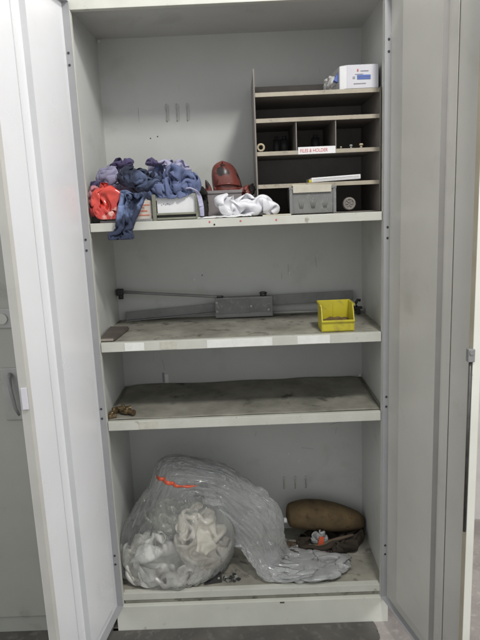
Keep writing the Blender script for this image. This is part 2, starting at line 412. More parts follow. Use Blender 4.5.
Z1, Z2, Z3, ZB, ZC, ZT = 1.376, 1.010, .752, .132, 1.9855, 1.9635

# ------------------------------------------------------------ setting
fl = MB().box((-4, -5, -.05), (5, 2.5, 0)).build('floor', 'floor'); tag(fl, kind='structure')
wl = MB().box((-4, .62, 0), (5, .72, 3.2)).build('wall', 'wall'); tag(wl, kind='structure')

def floor_shade():  # thin dark sheet standing in for the doors' shade on the floor
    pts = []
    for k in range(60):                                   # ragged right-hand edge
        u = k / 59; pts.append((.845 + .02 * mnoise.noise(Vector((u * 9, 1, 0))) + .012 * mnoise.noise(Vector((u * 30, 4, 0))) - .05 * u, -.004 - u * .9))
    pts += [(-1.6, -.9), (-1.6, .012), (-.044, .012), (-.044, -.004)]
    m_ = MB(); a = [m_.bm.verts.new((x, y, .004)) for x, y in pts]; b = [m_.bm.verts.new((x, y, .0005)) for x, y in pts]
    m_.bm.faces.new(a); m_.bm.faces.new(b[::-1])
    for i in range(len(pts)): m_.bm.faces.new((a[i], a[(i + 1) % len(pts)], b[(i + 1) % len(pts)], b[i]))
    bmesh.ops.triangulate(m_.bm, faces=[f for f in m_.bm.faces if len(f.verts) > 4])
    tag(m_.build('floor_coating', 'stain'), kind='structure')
floor_shade()
# ------------------------------------------------------------ the cabinet
cab = thing('storage_cabinet', 'tall open pale grey steel cabinet with two doors swung wide and three shelves', 'cabinet', (W / 2, .2, 0))
T = .0012
for s in (0, 1):
    x0, x1 = ((-E - .004, -E) if s == 0 else (W + E, W + E + .004))
    MB().box((x0, .002, .10), (x1, D + .004, 2.02)).build('side_panel', 'paint', cab)
    # front upright with its thin bright return edge
    a, b = ((-E2, -.0005) if s == 0 else (W + .0005, W + E2))
    m_ = MB(); m_.box((a, .0, .093), (b, .018, 1.9635), .001); m_.build('upright', 'edge', cab)
# back panel with pressed louvres
bk = MB().box((-E - .004, D + .0005, .10), (W + E + .004, D + .004, 2.02)).build('back_panel', 'paint', cab)
def louvres(xs, z0, z1):
    for x in xs:
        m_ = MB(); m_.tube([(x, D - .0005, z0), (x, D - .004, z0 + .006), (x, D - .004, z1 - .006), (x, D - .0005, z1)], .0022, 8)
        m_.build('louvre', 'edge' if z0 > 1 else 'paint', bk)
        MB().box((x + .006, D - .001, z0 + .003), (x + .0085, D + .0004, z1 - .003)).build('louvre_slot', 'carton_side' if z0 > 1 else 'edge', bk)
louvres((.207, .243, .279), 1.708, 1.766)
louvres((.578, .622, .664), .305, .357)
MB().box((-E2, .0, ZT), (W + E2, .022, 2.035), .0015).build('top_rail', 'edge', cab)
MB().box((-E2, .0225, ZC), (W + E2, D + .004, ZC + .004)).build('top_panel', 'paint', cab)
MB().cyl((-.006, D - .012, ZC - .008), (-.006, D - .006, ZC - .010), .0045, .003).build('corner_clip', 'tape', cab)
MB().cyl((W + .006, D - .012, Z3 + .010), (W + .006, D - .006, Z3 + .009), .0045, .003).build('corner_clip', 'tape', cab)
# bottom
bp = MB(); bp.box((-E, .0135, ZB - .02), (W + E, D, ZB), 0, mi=0)
bp = bp.build('bottom_panel', 'dust4', cab)
MB().box((-E + .016, .010, ZB - .023), (W + E - .016, .034, ZB + .0018), .001).build('bottom_rail', 'edge', cab)
MB().box((.002, .018, .088), (W - .002, .030, ZB - .023)).build('recess', 'dust2', cab)
MB().box((-E2, -.002, 0), (W + E2, .0165, .093), .001).build('plinth', 'plinth', cab)
MB().box((.53, -.0035, .0865), (.545, -.002, .0905)).build('chip', 'grime', cab)

def shelf(z, th, matname, patches, marks=()):
    s = MB(); s.box((-E + .001, .0185, z - .004), (W + E - .001, D - .001, z), 0)
    s = s.build('shelf', matname, cab)
    MB().box((.0015, .002, z - th), (W - .0015, .0182, z + .0012), .0012).build('shelf_lip', 'edge', s)
    for (a, b, mm, dz) in patches:
        MB().box((a, .0008, z - th + .002 + dz), (b, .0021, z - .001 + dz)).build('tape', mm, s)
    for (x, zz, mm) in marks:
        MB().cyl((x, .0022, zz), (x, .0009, zz), .0028, seg=12).build('paint_spot', mm, s)
    return s
s1 = shelf(Z1, .024, 'dust4', [], [(.357, Z1 - .008, 'red'), (.449, Z1 - .009, 'red'), (.555, Z1 - .010, 'red'), (.371, Z1 - .0165, 'dark')])
s2 = shelf(Z2, .028, 'dust2', [(.075, .135, 'tape', 0), (.185, .236, 'tape2', .0005), (.33, .532, 'tape', -.0004), (.61, .71, 'tape', 0)])
s3 = shelf(Z3, .028, 'dust3', [(.10, .16, 'tape2', 0)])
# rounded, curled mat lying on the third shelf
def curled_mat():
    V = []; F = []; nx, ny = 90, 36
    for j in range(ny):
        for i in range(nx):
            u, v = i / (nx - 1), j / (ny - 1)
            x = -.004 + u * (W + .008); y = .022 + v * (D - .030)
            # rounded rear corners
            rr = .05
            for cx, sg in ((x0_ := -.004 + rr, -1), (W + .004 - rr, 1)):
                if (x - cx) * sg > 0 and y > D - .008 - rr:
                    dx, dy = x - cx, y - (D - .008 - rr); L_ = math.hypot(dx, dy)
                    mx_ = max(abs(dx), abs(dy))
                    if L_ > 1e-6: x, y = cx + dx * mx_ / L_, (D - .008 - rr) + dy * mx_ / L_
            z = Z3 + .0035 + .0022 * mnoise.noise(Vector((x * 7, y * 9, 0))) + .006 * max(0, v - .8) / .2 * (.6 + mnoise.noise(Vector((x * 5, 3, 0))))
            V.append((x, y, z))
    for j in range(ny - 1):
        for i in range(nx - 1):
            F.append((j * nx + i, j * nx + i + 1, (j + 1) * nx + i + 1, (j + 1) * nx + i))
    o = link('shelf_mat', to_mesh('shelf_mat', V, F), 'dust3')
    so = o.modifiers.new('thickness', 'SOLIDIFY'); so.thickness = .0025; so.offset = -1
    pivot(o, (W / 2, .2, Z3)); return o
tag(curled_mat(), 'grimy dark grey sheet covering the third shelf', 'mat')

# stickers and specks on the back panel
MB().box((.128, D - .0006, .762), (.136, D + .0006, .800)).build('sticker', 'inkgrey', bk)
MB().box((.1375, D - .0006, .758), (.151, D + .0006, .792)).build('sticker', 'tape', bk)
for x, z in ((.17, 1.66), (.145, 1.655), (.27, 1.15), (.30, 1.165), (.62, 1.16), (.64, .42), (.60, .45), (.40, .70), (.32, .66), (.2, .63)):
    MB().cyl((x, D + .001, z), (x, D - .0004, z), .0024, seg=10).build('speck', rnd.choice(['tape', 'hole']), bk)

for k in range(26):
    x = rnd.uniform(.02, .85); z = rnd.choice([rnd.uniform(1.05, 1.33), rnd.uniform(.79, .95), rnd.uniform(.38, .70), rnd.uniform(1.62, 1.93)])
    L_ = rnd.uniform(.006, .05); hz = rnd.random() < .4; t_ = rnd.uniform(.0006, .0013)
    a_, b_ = ((L_, t_) if hz else (t_, L_))
    MB().box((x, D - .0002, z), (x + a_, D + .0006, z + b_), rot=Matrix.Rotation(rnd.uniform(-.25, .25), 3, 'Y')).build('scuff', rnd.choice(['carton_side', 'inkgrey', 'tape2']), bk)
# doors: a shallow steel pan (skin + return lips), hinged at the uprights
def door(side, hinge, ang, skin, lipm, lipm2):
    """built closed-frame: u along the door from the hinge, n towards the inner face"""
    L_ = .452; dep = .020; z0, z1 = .098, 1.985
    c, s = math.cos(ang), math.sin(ang)
    ux, uy = (c, s)                       # direction from hinge to free edge
    nx, ny = (-uy, ux) if side < 0 else (uy, -ux)
    # make n point to the inside of the cabinet mouth
    if nx * (1 if side < 0 else -1) < 0: nx, ny = -nx, -ny
    root = thing_part = bpy.data.objects.new('door', None)
    def P(u, n, z): return (hinge[0] + ux * u + nx * n, hinge[1] + uy * u + ny * n, z)
    def prism(m_, u0, u1, n0, n1, a, b, bev=.0012, mi=0):
        vs = [m_.bm.verts.new(P(u, n, z)) for z in (a, b) for (u, n) in ((u0, n0), (u1, n0), (u1, n1), (u0, n1))]
        fs = [m_.bm.faces.new([vs[i] for i in q]) for q in ((0, 1, 2, 3), (7, 6, 5, 4), (0, 4, 5, 1), (1, 5, 6, 2), (2, 6, 7, 3), (3, 7, 4, 0))]
        for f in fs: f.material_index = mi
        if bev:
            r = bmesh.ops.bevel(m_.bm, geom=list({e for f in fs for e in f.edges}), offset=bev, segments=2, affect='EDGES')
    m_ = MB(); prism(m_, 0, L_, -.0012, 0, z0, z1, 0)
    d = m_.build('door', skin, cab)
    m_ = MB(); prism(m_, 0, .0015, .0002, dep, z0, z1, 0); m_.build('hinge_lip', lipm, d)
    m_ = MB(); prism(m_, L_ - .0015, L_ + .0005, .0002, dep, z0, z1, 0)
    m_.build('edge_lip', lipm2, d)
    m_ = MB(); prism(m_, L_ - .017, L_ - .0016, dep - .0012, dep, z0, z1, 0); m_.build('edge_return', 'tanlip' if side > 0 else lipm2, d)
    m_ = MB(); prism(m_, .0016, L_ - .0016, .0002, dep, z1 - .0015, z1, 0); m_.build('top_lip', lipm, d)
    m_ = MB(); prism(m_, .0016, L_ - .0016, .0002, dep, z0, z0 + .0015, 0); m_.build('bottom_lip', lipm, d)
    # hat-section stiffener: flange, side walls, flat top
    m_ = MB(); u = STIFF[side]; h = .018; zA, zB = z0 + .055, z1 - .06
    sec = [(u + .040, .0004), (u + .0395, .0022), (u + .001, .0022), (u, h), (u - .19, h), (u - .222, .0010), (u - .232, .0008)]
    lo_ = [m_.bm.verts.new(P(a, b, zA)) for a, b in sec]; hi_ = [m_.bm.verts.new(P(a, b, zB)) for a, b in sec]
    for i in range(len(sec) - 1): m_.bm.faces.new((lo_[i], lo_[i + 1], hi_[i + 1], hi_[i])).material_index = int(i == 2)
    for ring in (lo_, hi_):
        m_.bm.faces.new(ring)
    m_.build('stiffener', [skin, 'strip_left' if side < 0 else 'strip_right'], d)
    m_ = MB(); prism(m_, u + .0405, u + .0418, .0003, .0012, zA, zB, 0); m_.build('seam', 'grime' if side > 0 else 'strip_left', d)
    for z in HZ[side]:
        for k in (0, 1):
            zz = z - .032 * k
            m_ = MB(); m_.cyl(P(.0005, .0075, zz), P(.0028, .0075, zz), .0036, seg=12); m_.build('hinge_screw', 'hole', d)
    return d, P
STIFF = {-1: .256, 1: .290}
HZ = {-1: (1.851, 1.331, .801, .288), 1: (1.850, 1.331, .804, .289)}
dl, PL = door(-1, (-.021, -.0015), R(270 - 8.0), 'door', 'lip', 'liplite')
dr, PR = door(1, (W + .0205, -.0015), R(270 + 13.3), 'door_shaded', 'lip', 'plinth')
# latch tab on the left door's free edge, locking rod on the right one
a = PL(.4535, .012, 0); MB().box((a[0] - .007, a[1] - .004, .965), (a[0] + .007, a[1], 1.018), .001).build('latch_tab', 'carton', dl)
a = PR(.4475, .0235, 0)
m_ = MB(); m_.cyl((a[0], a[1], .60), (a[0], a[1], 1.055), .0032, seg=12); m_.build('lock_rod', 'steel_dark', dr)
m_ = MB(); m_.box((a[0] - .008, a[1] - .008, 1.035), (a[0] + .008, a[1] + .008, 1.066), .002); m_.cyl((a[0], a[1] - .010, 1.058), (a[0], a[1] - .006, 1.058), .005); m_.build('rod_guide', 'steel', dr)

# ------------------------------------------------------------ neighbouring cabinet on the left
nc = thing('closed_cabinet', 'closed dull grey steel cabinet with a lever handle left of the open one', 'cabinet', (-.5, .2, 0))
MB().box((-.98, .022, .075), (-.045, .43, 2.0), .002).build('body', 'neighbour', nc)
nd = MB().box((-.965, .004, .066), (-.5125, .0215, 1.985), .002).build('door', 'neighbour', nc)
nd2 = MB().box((-.5095, .004, .066), (-.048, .0215, 1.985), .002).build('door', 'neighbour', nc)
MB().box((-.97, .012, .0), (-.045, .42, .0655), .001).build('plinth', 'neighbour', nc)
h = MB().box((-.318, -.002, .775), (-.252, .0038, .945), .002).build('handle_plate', 'plate', nd2)
m_ = MB(); m_.tube([(-.288, -.004, .925), (-.286, -.020, .918), (-.284, -.022, .88), (-.276, -.022, .82), (-.270, -.014, .795)], [.007, .007, .006, .005, .004], 12)
m_.build('handle', 'steel', nd2)
m_ = MB(); m_.box((-.322, -.001, 1.072), (-.262, .0038, 1.132), .002); m_.cyl((-.292, .0, 1.102), (-.292, -.006, 1.102), .016, seg=24, mi=1); m_.build('lock_plate', ['plate', 'liplite'], nd2)

# ------------------------------------------------------------ pigeonhole rack on the top shelf
px0, px1, py0, py1 = .507, .879, .08, .36
pg = thing('pigeonhole_rack', 'dark brown steel pigeonhole rack with tan shelf edges on the top shelf', 'rack', ((px0 + px1) / 2, .2, Z1))
MB().box((px0 - .004, py0 - .002, Z1 + .001), (px0, py1, 1.805)).build('side_panel', 'pigeon', pg)
MB().box((px1, py0 - .002, Z1 + .001), (px1 + .003, py1, 1.742)).build('side_panel', 'pigeon', pg)
MB().box((px0, py1 - .003, Z1 + .001), (px1, py1, 1.805)).build('back_panel', 'pigeon', pg)
MB().box((px0, py0 + .01, Z1 + .001), (px1, py1 - .0035, Z1 + .003)).build('base_plate', 'pigeon', pg)
for z in (1.738, 1.664, 1.568, 1.471):
    s = MB().box((px0 + .0003, py0 + .0025, z - .008), (px1 - .0003, py1 - .0035, z - .005)).build('shelf', 'pigeon', pg)
    MB().box((px0 + .0003, py0, z - .012), (px1 - .0003, py0 + .002, z), .0006).build('shelf_edge', 'pigeon_edge', s)
for x in (.627, .746):
    MB().box((x, py0 + .004, 1.5635), (x + .0025, py1 - .004, 1.6555)).build('divider', 'pigeon', pg)
# handwritten tape label
lb = MB().box((.632, py0 - .0022, 1.556), (.745, py0 - .0004, 1.577)).build('name_label', 'paper', pg)
def text(s, loc, size, mname, name, parent, rot=(math.pi / 2, 0, 0), shear=0, sx=1, bold=0):
    cu = bpy.data.curves.new(name, 'FONT'); cu.body = s; cu.size = size; cu.shear = shear; cu.extrude = .0002; cu.offset = bold
    o = bpy.data.objects.new(name, cu); col.objects.link(o)
    bpy.context.view_layer.update()
    me = bpy.data.meshes.new_from_object(o.evaluated_get(bpy.context.evaluated_depsgraph_get()))
    bpy.data.objects.remove(o); me.materials.clear()
    me.transform(Matrix.Translation(loc) @ Matrix.Rotation(rot[2], 4, 'Z') @ Matrix.Rotation(rot[0], 4, 'X') @ Matrix.Diagonal((sx, 1, 1, 1)))
    return link(name, me, mname, parent)
text('FILES & HOLDER', (.637, py0 - .0026, 1.5615), .0145, 'red', 'lettering', lb, shear=.1, sx=.80, bold=.0001)

# things in the rack
cb = thing('carton', 'small white carton with blue print lying on top of the pigeonhole rack', 'box', (.82, .15, 1.7385))
def carton():
    z0, z1 = 1.7385, 1.806
    A = [(.782, .085), (.876, .085), (.876, .30), (.745, .30), (.762, .098)]
    m_ = MB(); vs = [m_.bm.verts.new((x, y, z)) for z in (z0, z1) for x, y in A]
    for q, mi in (((0, 1, 2, 3, 4), 1), ((9, 8, 7, 6, 5), 0), ((0, 5, 6, 1), 0), ((1, 6, 7, 2), 1), ((2, 7, 8, 3), 1), ((3, 8, 9, 4), 1), ((4, 9, 5, 0), 2)):
        f = m_.bm.faces.new([vs[i] for i in q]); f.material_index = mi
    r = bmesh.ops.bevel(m_.bm, geom=list(m_.bm.edges), offset=.0015, segments=2, affect='EDGES')
    return m_.build('box_body', ['carton', 'carton_side', 'paper'], cb)
carton()
def quadprint(a, b, mname, nm, par, y=.0835):
    MB().box((a[0], y, a[1]), (b[0], y + .0012, b[1])).build(nm, mname, par)
quadprint((.812, 1.771), (.852, 1.7765), 'blue', 'print', cb); quadprint((.812, 1.7645), (.852, 1.7695), 'blue', 'print', cb)
quadprint((.822, 1.787), (.846, 1.789), 'inkgrey', 'print', cb); quadprint((.812, 1.787), (.816, 1.793), 'red', 'print', cb)
quadprint((.799, 1.767), (.806, 1.773), 'inkgrey', 'print', cb); quadprint((.802, 1.752), (.838, 1.754), 'inkgrey', 'print', cb); quadprint((.806, 1.7785), (.83, 1.7797), 'inkgrey', 'print', cb)
# blue and white wrapper behind the carton's left side
o = crumple('wrapper', (.752, .19, 1.765), (.020, .05, .026), 'carton_side', 4, 1.2, 4, base=1.7385, rot=.5, amp=.002)
tag(pivot(o, (.752, .19, 1.7385)), 'crumpled grey white wrapper beside the white carton on the rack', 'wrapper')
m_ = MB(); m_.box((.756, .115, 1.765), (.768, .19, 1.802), .001, rot=Matrix.Rotation(.5, 3, 'Y')); o = m_.build('leaflet', 'blue')
tag(pivot(o, (.76, .15, 1.75)), 'folded blue leaflet tucked beside the white carton', 'leaflet')
m_ = MB(); m_.box((.520, .10, 1.7385), (.64, .16, 1.7415), .0006); o = m_.build('leather_strip', 'maroon'); tag(pivot(o, (.58, .13, 1.7385)), 'thin reddish strip lying flat on top of the rack', 'strip')

m_ = MB(); m_.box((.672, .084, 1.472), (.822, .24, 1.4855), .001, rot=Matrix.Rotation(-.035, 3, 'Y'))
for k in range(3): m_.box((.673 + .001 * k, .0835 - .0004 * k, 1.4738 + .0035 * k), (.821 - .002 * k, .10, 1.4745 + .0035 * k), 0, rot=Matrix.Rotation(-.035, 3, 'Y'), mi=1)
o = m_.build('paper_stack', ['paper', 'carton_side']); o.location.z += .0025
tag(o, 'thin stack of white paper on the lowest pigeonhole shelf', 'paper')
m_ = MB(); m_.box((.664, .086, 1.4715), (.676, .12, 1.480), .001); o = m_.build('note_pad', 'yellow'); tag(pivot(o, (.67, .10, 1.4715)), 'tiny yellow pad beside the white paper stack', 'pad')
m_ = MB(); m_.torus((.520, .092, 1.582), .0095, .0032); o = m_.build('plastic_ring', 'tan'); tag(pivot(o, (.520, .092, 1.5695)), 'tan ring standing at the left end of the labelled rack shelf', 'ring')
for i, (x, r_) in enumerate(((.765, .0035), (.796, .0055), (.827, .0065))):
    m_ = MB(); m_.cyl((x, .10, 1.5685), (x, .10, 1.5685 + r_ * 1.2), r_ * .6); m_.cyl((x, .10, 1.5685 + r_ * 1.2), (x, .10, 1.5685 + r_ * 2.1), r_, r_ * .8)
    o = m_.build('knob', 'tan' if i != 1 else 'plate')
    tag(pivot(o, (x, .10, 1.5685)), ['tiniest dark tan knob, beside the end of the handwritten label', 'middle of three little knobs in the right pigeonhole', 'rightmost and largest tan knob in the right pigeonhole'][i], 'knob', 'knobs in the right pigeonhole')
# faint dark stock inside the pigeonholes
for i, (x, z, r_) in enumerate(((.60, 1.5685, .014), (.575, 1.5685, .011), (.70, 1.5685, .015))):
    m_ = MB(); m_.cyl((x, .2, z), (x, .2, z + .045), r_, r_ * .9); m_.cyl((x, .2, z + .045), (x, .2, z + .055), r_ * .5)
    o = m_.build('dark_bottle', 'dark'); tag(pivot(o, (x, .2, z)), ['small dark bottle beside the divider in the left pigeonhole', 'slimmer dark bottle in the left pigeonhole', 'dark bottle alone in the middle pigeonhole'][i], 'bottle', 'dark bottles in the pigeonholes')

# grey basket under the rack
bs = thing('plastic_basket', 'grey plastic basket with embossed front in the bottom of the rack', 'basket', (.672, .13, Z1))
def basket():
    x0, x1, y0, y1, z0, z1 = .602, .742, .062, .19, Z1 + .003, Z1 + .082
    m_ = MB(); t = .003
    def wall(p, q, nrm):
        pass
    ins = .006
    lo_ = [(x0 + ins, y0 + ins), (x1 - ins, y0 + ins), (x1 - ins, y1 - ins), (x0 + ins, y1 - ins)]; hi_ = [(x0, y0), (x1, y0), (x1, y1), (x0, y1)]
    def inner(P, d): cx, cy = (x0 + x1) / 2, (y0 + y1) / 2; return [(x - math.copysign(d, x - cx), y - math.copysign(d, y - cy)) for x, y in P]
    R_ = [[m_.bm.verts.new((x, y, z)) for x, y in P] for P, z in ((lo_, z0), (hi_, z1), (inner(hi_, t), z1), (inner(lo_, t), z0 + t))]
    for a, b in zip(R_, R_[1:]):
        for k in range(4): m_.bm.faces.new((a[k], a[(k + 1) % 4], b[(k + 1) % 4], b[k]))
    m_.bm.faces.new(R_[0][::-1]); m_.bm.faces.new(R_[3])
    bmesh.ops.bevel(m_.bm, geom=[e for e in m_.bm.edges], offset=.0012, segments=2, affect='EDGES')
    o = m_.build('tub', 'basket', bs)
    m_ = MB(); m_.box((x0 - .002, y0 - .003, z1 - .006), (x1 + .002, y0 - .0002, z1 + .001), .0008); m_.box((x0 - .001, y0 - .002, z0), (x0 + .008, y0 + .004, z1 - .006), .001); m_.box((x1 - .008, y0 - .002, z0), (x1 + .001, y0 + .004, z1 - .006), .001)
    m_.build('rim', 'basket', bs)
    m_ = MB()
    for i in range(3):
        cx = x0 + .035 + i * .036
        for k in (-1, 0, 1): m_.cyl((cx + k * .0035, y0 + .0042, z0 + .016), (cx + k * .0095, y0 + .0022, z0 + .047), .0013, seg=8)
    m_.build('embossing', 'basket', bs)
    for i in range(4): pass
    m_ = MB(); m_.box((x0 + .010, y0 - .0046, z1 - .016), (x1 - .014, y0 - .0031, z1 + .004), .0004); m_.box((x0 + .008, y0 - .002, z1 + .002), (x1 - .012, y1 - .02, z1 + .007), .001, rot=Matrix.Rotation(.03, 3, 'Y'))
    o = m_.build('folded_paper', 'cream'); tag(pivot(o, (.67, .1, z1)), 'cream folded paper hanging over the front of the grey basket', 'paper')
basket()
m_ = MB(); m_.cyl((.790, .10, Z1 + .027), (.790, .112, Z1 + .027), .020, seg=28); m_.torus((.790, .10, Z1 + .027), .016, .004)
for k in range(6):
    a = k * math.pi / 3; m_.cyl((.790, .099, Z1 + .027), (.790 + .015 * math.cos(a), .099, Z1 + .027 + .015 * math.sin(a)), .0018, seg=8)
o = m_.build('wheel', 'pigeon'); tag(pivot(o, (.790, .105, Z1 + .004)), 'small round grey wheel right of the grey basket', 'wheel')

# ------------------------------------------------------------ top shelf, left: boxes and clothes
bx = thing('shoe_carton', 'low cream carton with orange print under the clothes', 'box', (.12, .12, Z1))
MB().box((.045, .035, Z1 + .001), (.183, .20, Z1 + .062), .0015).build('box_body', 'printed', bx)
for (a, b, c, d) in ((.136, .030, .170, .034), (.133, .018, .176, .021), (.137, .041, .160, .044), (.150, .048, .178, .051), (.132, .024, .150, .026)):
    MB().box((a, .0335, Z1 + b), (c, .0348, Z1 + d)).build('print', 'ledge', bx)
m_ = MB(); m_.box((.002, .03, Z1 + .001), (.043, .16, Z1 + .030), .003); o = m_.build('black_case', 'dark'); tag(pivot(o, (.02, .1, Z1 + .001)), 'small black case in the left corner under the red bag', 'case')
m_ = MB(); m_.box((.030, .012, Z1 + .0012), (.186, .032, Z1 + .008), .001); o = m_.build('steel_bar', 'steel'); tag(pivot(o, (.1, .02, Z1 + .001)), 'flat grey bar along the front edge below the cream carton', 'bar')

fr = thing('file_frame', 'olive grey metal frame holding a white carton beside the clothes', 'frame', (.26, .12, Z1))
for x in (.187, .317):
    for y in (.022, .20):
        MB().box((x, y, Z1 + .001), (x + .011, y + .010, Z1 + .078), .001).build('post', 'olive', fr)
for z in (Z1 + .003, Z1 + .017):
    MB().box((.1985, .024, z), (.3165, .030, z + .006), .0008).build('rail', 'olive', fr)
MB().box((.1985, .033, Z1 + .001), (.3165, .20, Z1 + .004)).build('tray', 'olive', fr)
fb = thing('white_box', 'plain white box with a faint handwritten note inside the olive frame', 'box', (.26, .12, Z1 + .004))
MB().box((.200, .036, Z1 + .0205), (.315, .19, Z1 + .070), .001).build('box_body', 'paper', fb)
MB().box((.200, .034, Z1 + .0045), (.315, .19, Z1 + .020), .001).build('box_base', 'dark', fb)
for k in range(5):
    MB().box((.212 + k * .006, .0352, Z1 + .046 + .002 * (k % 2)), (.216 + k * .006, .0358, Z1 + .048 + .003 * ((k * 3) % 2))).build('scribble', 'inkgrey', fb)

# clothes
sh = limits(zmin=Z1 + .003, xmin=-.013, ymax=D - .004)
def above_boxes(V):
    V = sh(V)
    # sit on the cartons (their tops) when over them
    for (x0, x1, y0, y1, zt) in ((.045, .183, .035, .20, Z1 + .064), (.187, .328, .022, .21, Z1 + .080), (.0, .043, .03, .16, Z1 + .033)):
        ins = (V[:, 0] > x0) & (V[:, 0] < x1) & (V[:, 1] > y0 - .001) & (V[:, 1] < y1) & (V[:, 2] < zt)
        if ins.any():
            near = ins & (V[:, 1] < y0 + .02) & (V[:, 2] < zt - .012)
            V[near, 1] = y0 - .002
            V[ins & ~near, 2] = zt
    return V
def lofted(name, st, mats, nl=70, nr=36, scale=1.18, seed=1, amp=.005, freq=24, keep=.03, it=120, coll=None, parent=None, caps=True, subdiv=2, thick=0, smooth=0, fold=(1.9, 2.2, 2.5), cr=(.009, 20, 2.2)):
    V, F = loft(st, nl, nr)
    nc = []
    for i in range(nl):
        for k in range(nr):
            a = 2 * math.pi * k / nr; tw = i / nl * fold[2]
            nc.append((math.cos(a + tw) * fold[0] / freq, math.sin(a + tw) * fold[0] / freq, i / nl * fold[1] / freq))
    V = relax(V, F, scale, it, keep, 0, coll, seed, amp, freq, smooth=smooth, nc=nc)
    V = list(map(tuple, V)); F = list(F)
    if caps:
        for base in (0, (nl - 1) * nr):
            c = np.mean(np.array(V[base:base + nr]), 0); V.append(tuple(c)); ci = len(V) - 1
            for k in range(nr): F.append((base + k, base + (k + 1) % nr, ci))
    me = to_mesh(name, V, F)
    bm = bmesh.new(); bm.from_mesh(me); bmesh.ops.recalc_face_normals(bm, faces=bm.faces); bm.to_mesh(me); bm.free()
    o = link(name, me, mats, parent)
    if thick:
        so = o.modifiers.new('thickness', 'SOLIDIFY'); so.thickness = thick; so.offset = 0
    if subdiv: s = o.modifiers.new('smooth', 'SUBSURF'); s.levels = subdiv; s.render_levels = subdiv
    if cr: creases(o, cr[0], cr[1], cr[2], seed=seed)
    return o
